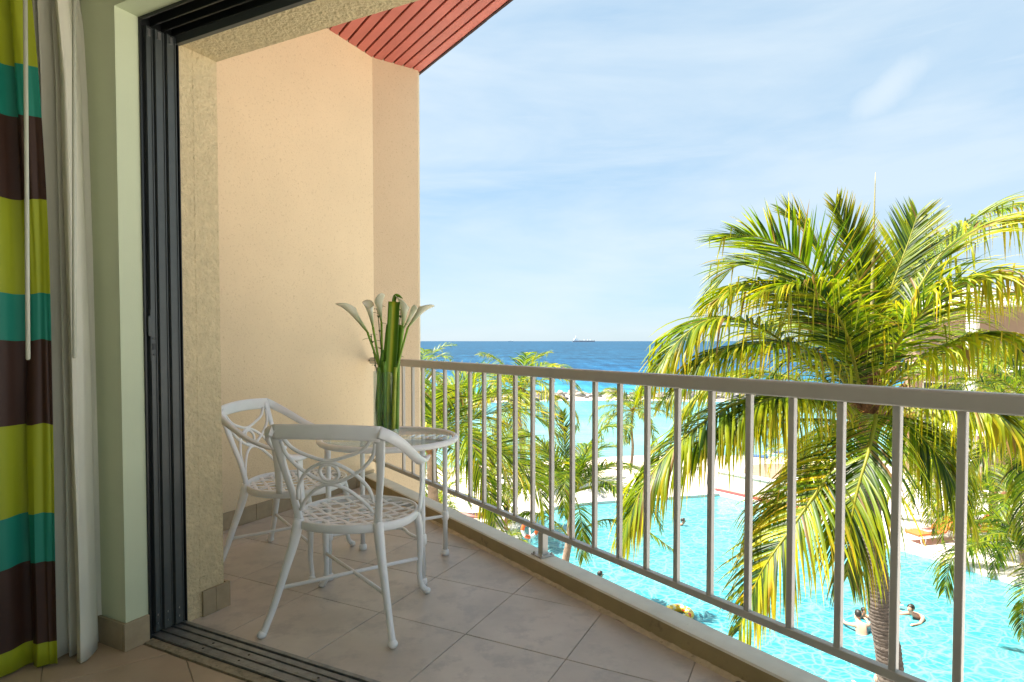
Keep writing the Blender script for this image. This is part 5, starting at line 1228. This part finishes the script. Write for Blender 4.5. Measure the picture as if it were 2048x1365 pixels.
def stander(label, loc, rz):
    t = thing('person', label, 'person', loc, rz)
    J = {'pelvis': (V(0, 0, .90), (.155, .105)), 'waist': (V(0, 0, 1.04), (.12, .085)), 'chest': (V(0, -.01, 1.22), (.14, .10)), 'shoulders': (V(0, .01, 1.36), (.12, .075)), 'neck': (V(0, .0, 1.43), .047), 'chin': (V(0, -.03, 1.50), (.055, .062)), 'skull': (V(0, -.03, 1.57), (.074, .09)), 'crown': (V(0, -.01, 1.63), (.05, .06))}
    E = [('pelvis', 'waist'), ('waist', 'chest'), ('chest', 'shoulders'), ('shoulders', 'neck'), ('neck', 'chin'), ('chin', 'skull'), ('skull', 'crown')]
    for s, n in ((-1, 'l'), (1, 'r')):
        J.update({n + 'hip': (V(s * .085, 0, .84), .085), n + 'thigh': (V(s * .09, -.01, .68), .075), n + 'knee': (V(s * .085, -.02, .47), .052), n + 'calf': (V(s * .085, .02, .34), .052), n + 'ankle': (V(s * .085, .03, .09), .032), n + 'heel': (V(s * .085, .03, .035), .034), n + 'toe': (V(s * .10, -.12, .025), (.042, .022)),
                  n + 'delt': (V(s * .17, .01, 1.345), .05), n + 'elbow': (V(s * .25, -.02, 1.10), .034), n + 'wrist': (V(s * .14, -.18, 1.20), .024), n + 'palm': (V(s * .10, -.20, 1.27), (.032, .018))})
        E += [('pelvis', n + 'hip'), (n + 'hip', n + 'thigh'), (n + 'thigh', n + 'knee'), (n + 'knee', n + 'calf'), (n + 'calf', n + 'ankle'), (n + 'ankle', n + 'heel'), (n + 'heel', n + 'toe'), ('shoulders', n + 'delt'), (n + 'delt', n + 'elbow'), (n + 'elbow', n + 'wrist'), (n + 'wrist', n + 'palm')]
        for k in range(4):
            b = V(s * (.085 + .012 * k), -.203, 1.31); J[n + 'f%d' % k] = (b, .008); J[n + 'g%d' % k] = (b + V(0, .004, .045 + .006 * (k in (1, 2))), .007); E += [(n + 'palm', n + 'f%d' % k), (n + 'f%d' % k, n + 'g%d' % k)]
        J[n + 'th'] = (V(s * .075, -.21, 1.275), .009); J[n + 'th2'] = (V(s * .06, -.215, 1.305), .008); E += [(n + 'palm', n + 'th'), (n + 'th', n + 'th2')]
    skin_body('body', J, E, M['skin'], t)
    head(t, V(0, -.03, 1.565), 0, M['hair_blond'], M['skin'], True)
    bm = BM(); add_lathe(bm, [(.148, -.065), (.168, -.02), (.172, .03), (.162, .06)], V(0, 0, .885), 20, Matrix.Diagonal((1, .72, 1)).to_3x3()); obj('bikini_bottom', bm, M['black_cloth'], t)
    bm = BM(); add_lathe(bm, [(.135, -.045), (.150, 0), (.147, .03)], V(0, -.012, 1.225), 20, Matrix.Diagonal((1, .78, 1)).to_3x3()); obj('bikini_top', bm, M['black_cloth'], t)
    return t
p = LP(1013, 1060); stander('blond person in a black bikini standing on the white deck', (p.x, p.y, DECK + .002), R(120))
def swimmer(label, loc, rz, sk, hair, lean=.12, rise=.0, arm=True, back=True, s=1.0, group=None, long_hair=False):
    t = thing('person', label, 'person', loc, rz)
    t.scale = (s, s, s); z = rise
    J = {'chest': (V(0, .10 + lean, -.16 + z), (.15, .10)), 'belly': (V(0, .24 + lean * 2, -.42 + z), (.13, .10)), 'shoulders': (V(0, .04 + lean, .0 + z), (.13, .085)), 'neck': (V(0, .01, .07 + z), .05), 'chin': (V(0, -.03, .14 + z), (.058, .065)), 'skull': (V(0, -.02, .22 + z), (.075, .09)), 'crown': (V(0, .0, .28 + z), (.05, .06))}
    E = [('chest', 'belly'), ('chest', 'shoulders'), ('shoulders', 'neck'), ('neck', 'chin'), ('chin', 'skull'), ('skull', 'crown')]
    for sg, n in ((-1, 'l'), (1, 'r')):
        J.update({n + 'd': (V(sg * .17, .05 + lean, -.02 + z), .055), n + 'e': (V(sg * .30, -.06, -.08 + z), .038), n + 'w': (V(sg * .33, -.28, -.05 + z), .028), n + 'p': (V(sg * .32, -.36, -.045 + z), (.035, .018))})
        E += [('shoulders', n + 'd'), (n + 'd', n + 'e'), (n + 'e', n + 'w'), (n + 'w', n + 'p')]
        for k in range(4):
            J[n + 'f%d' % k] = (V(sg * (.30 + .014 * k), -.40, -.045 + z), .008); J[n + 'g%d' % k] = (V(sg * (.297 + .016 * k), -.445 - .006 * (k in (1, 2)), -.05 + z), .007); E += [(n + 'p', n + 'f%d' % k), (n + 'f%d' % k, n + 'g%d' % k)]
        J[n + 't'] = (V(sg * .28, -.37, -.04 + z), .009); E += [(n + 'p', n + 't')]
    skin_body('body', J, E, sk, t); head(t, V(0, -.02, .215 + z), 0, hair, sk, long_hair); return t
def wp(x, y): p = atz(x, y, WATER); return (p.x, p.y, WATER)
swimmer('dark haired swimmer with bare shoulders right of the palm trunk', wp(1822, 1238), R(200 + 90), M['skin_pink'], M['hair_dark'], lean=.2, rise=.08)
swimmer('adult with a wet back standing in the pool left of the palm trunk', wp(1716, 1258), R(170), M['skin_pink'], M['hair_dark'], rise=.18)
swimmer('child in front of the adult left of the palm trunk', wp(1727, 1240), R(10), M['skin'], M['hair_dark'], rise=.10, s=.8)
swimmer('swimmer at the right edge of the pool view with a pink strap', wp(2038, 1228), R(250), M['skin_pink'], M['hair_dark'], lean=.25, rise=-.02)
swimmer('lone swimmer whose head shows above the curb', wp(1200, 1160), R(100), M['skin'], M['hair_dark'], lean=.1, rise=-.04)
swimmer('far swimmer seen between the hanging fronds', wp(1366, 1052), R(60), M['skin'], M['hair_dark'], lean=.2, rise=.0)
swimmer('child peeking out beside the trunk of the large palm', wp(1795, 1218), R(90), M['skin_pink'], M['hair_blond'], s=.75, rise=.05)
swimmer('pale bather at the foot of the trunk near the bottom edge', wp(1757, 1385), R(180), M['skin_pink'], M['skin_pink'], rise=.06)
bm = BM(); add_ball(bm, (0, 0, .06), .13, .07, .10); o = obj('arm_float', bm, M['float_red'] if 'float_red' in M else mat('float_red', (.65, .12, .04), .3, .3, 6, col2=(.75, .5, .05))); q = wp(1790, 1222); o.location = q; tag(o, 'red and yellow inflatable arm float beside the palm trunk', 'arm float')

# ------------------------------------------------------------------ the apartment building at the right
BL, BR = V(21.3, 34.5, 0), V(28.5, 22.5, 0); dB = (BR - BL).normalized(); nB = V(dB.y, -dB.x, 0)      # nB towards the pool
if nB.dot(V(-1, -.3, 0)) < 0: nB = -nB
def fb(x, y, z): return BL + dB * x - nB * y + V(0, 0, z)      # y = depth into the building
bd = thing('apartment_building', 'white and brown apartment building with deep balconies behind the palms', 'building')
LEN = 26
zr = 3.75
bm = BM(); add_box(bm, fb, 0, LEN, 2.2, 9, DECK - .1, zr - .78); obj('wall', bm, M['bwall'], bd)
bm = BM(); add_box(bm, fb, -.25, LEN, -.15, 9, zr - .78, zr); obj('roof_fascia', bm, M['bwhite'], bd)
bm = BM(); add_box(bm, fb, -.32, LEN, -.22, 9, zr + .002, zr + .08); obj('roof_coping', bm, M['bwhite'], bd)
for k in range(5):
    x = 4.2 + k * 4.6
    box_obj('roof_pier', fb, (x - .3, x + .3, -.30, -.151, zr - .80, zr + .22), M['bwhite'], bd, .01)
    box_obj('column', fb, (x - .22, x + .22, -.05, .4, DECK, zr - .785), M['bwhite'], bd, .01)
for z in (-3.6, -.35):
    box_obj('balcony_slab', fb, (0, LEN, -.1, 2.199, z, z + .3), M['bwhite'], bd, .01)
    for k in range(5):
        x0, x1 = (.1 if k == 0 else -.0 + 4.2 + (k - 1) * 4.6 + .23), 4.2 + k * 4.6 - .23
        bm = BM()
        for h in (.35, .7, 1.05): add_box(bm, fb, x0, x1, -.02, .02, z + .3 + h - .02, z + .3 + h + .02)
        obj('balcony_rail', bm, M['brail'], bd)
        if z > -1: continue
        f = box_obj('window', fb, (x0 + .9, x1 - .9, 2.15, 2.198, z + .32, z + 2.5), M['bwhite'], bd)
        box_obj('pane', fb, (x0 + .98, (x0 + x1) / 2 - .04, 2.135, 2.149, z + .4, z + 2.42), M['thin_dark'] if 'thin_dark' in M else M['black_alu'], f); box_obj('pane', fb, ((x0 + x1) / 2 + .04, x1 - .98, 2.135, 2.149, z + .4, z + 2.42), M['black_alu'], f)

print('objects', len(C.objects), 'tris', sum(len(o.data.polygons) for o in C.objects if o.type == 'MESH'))
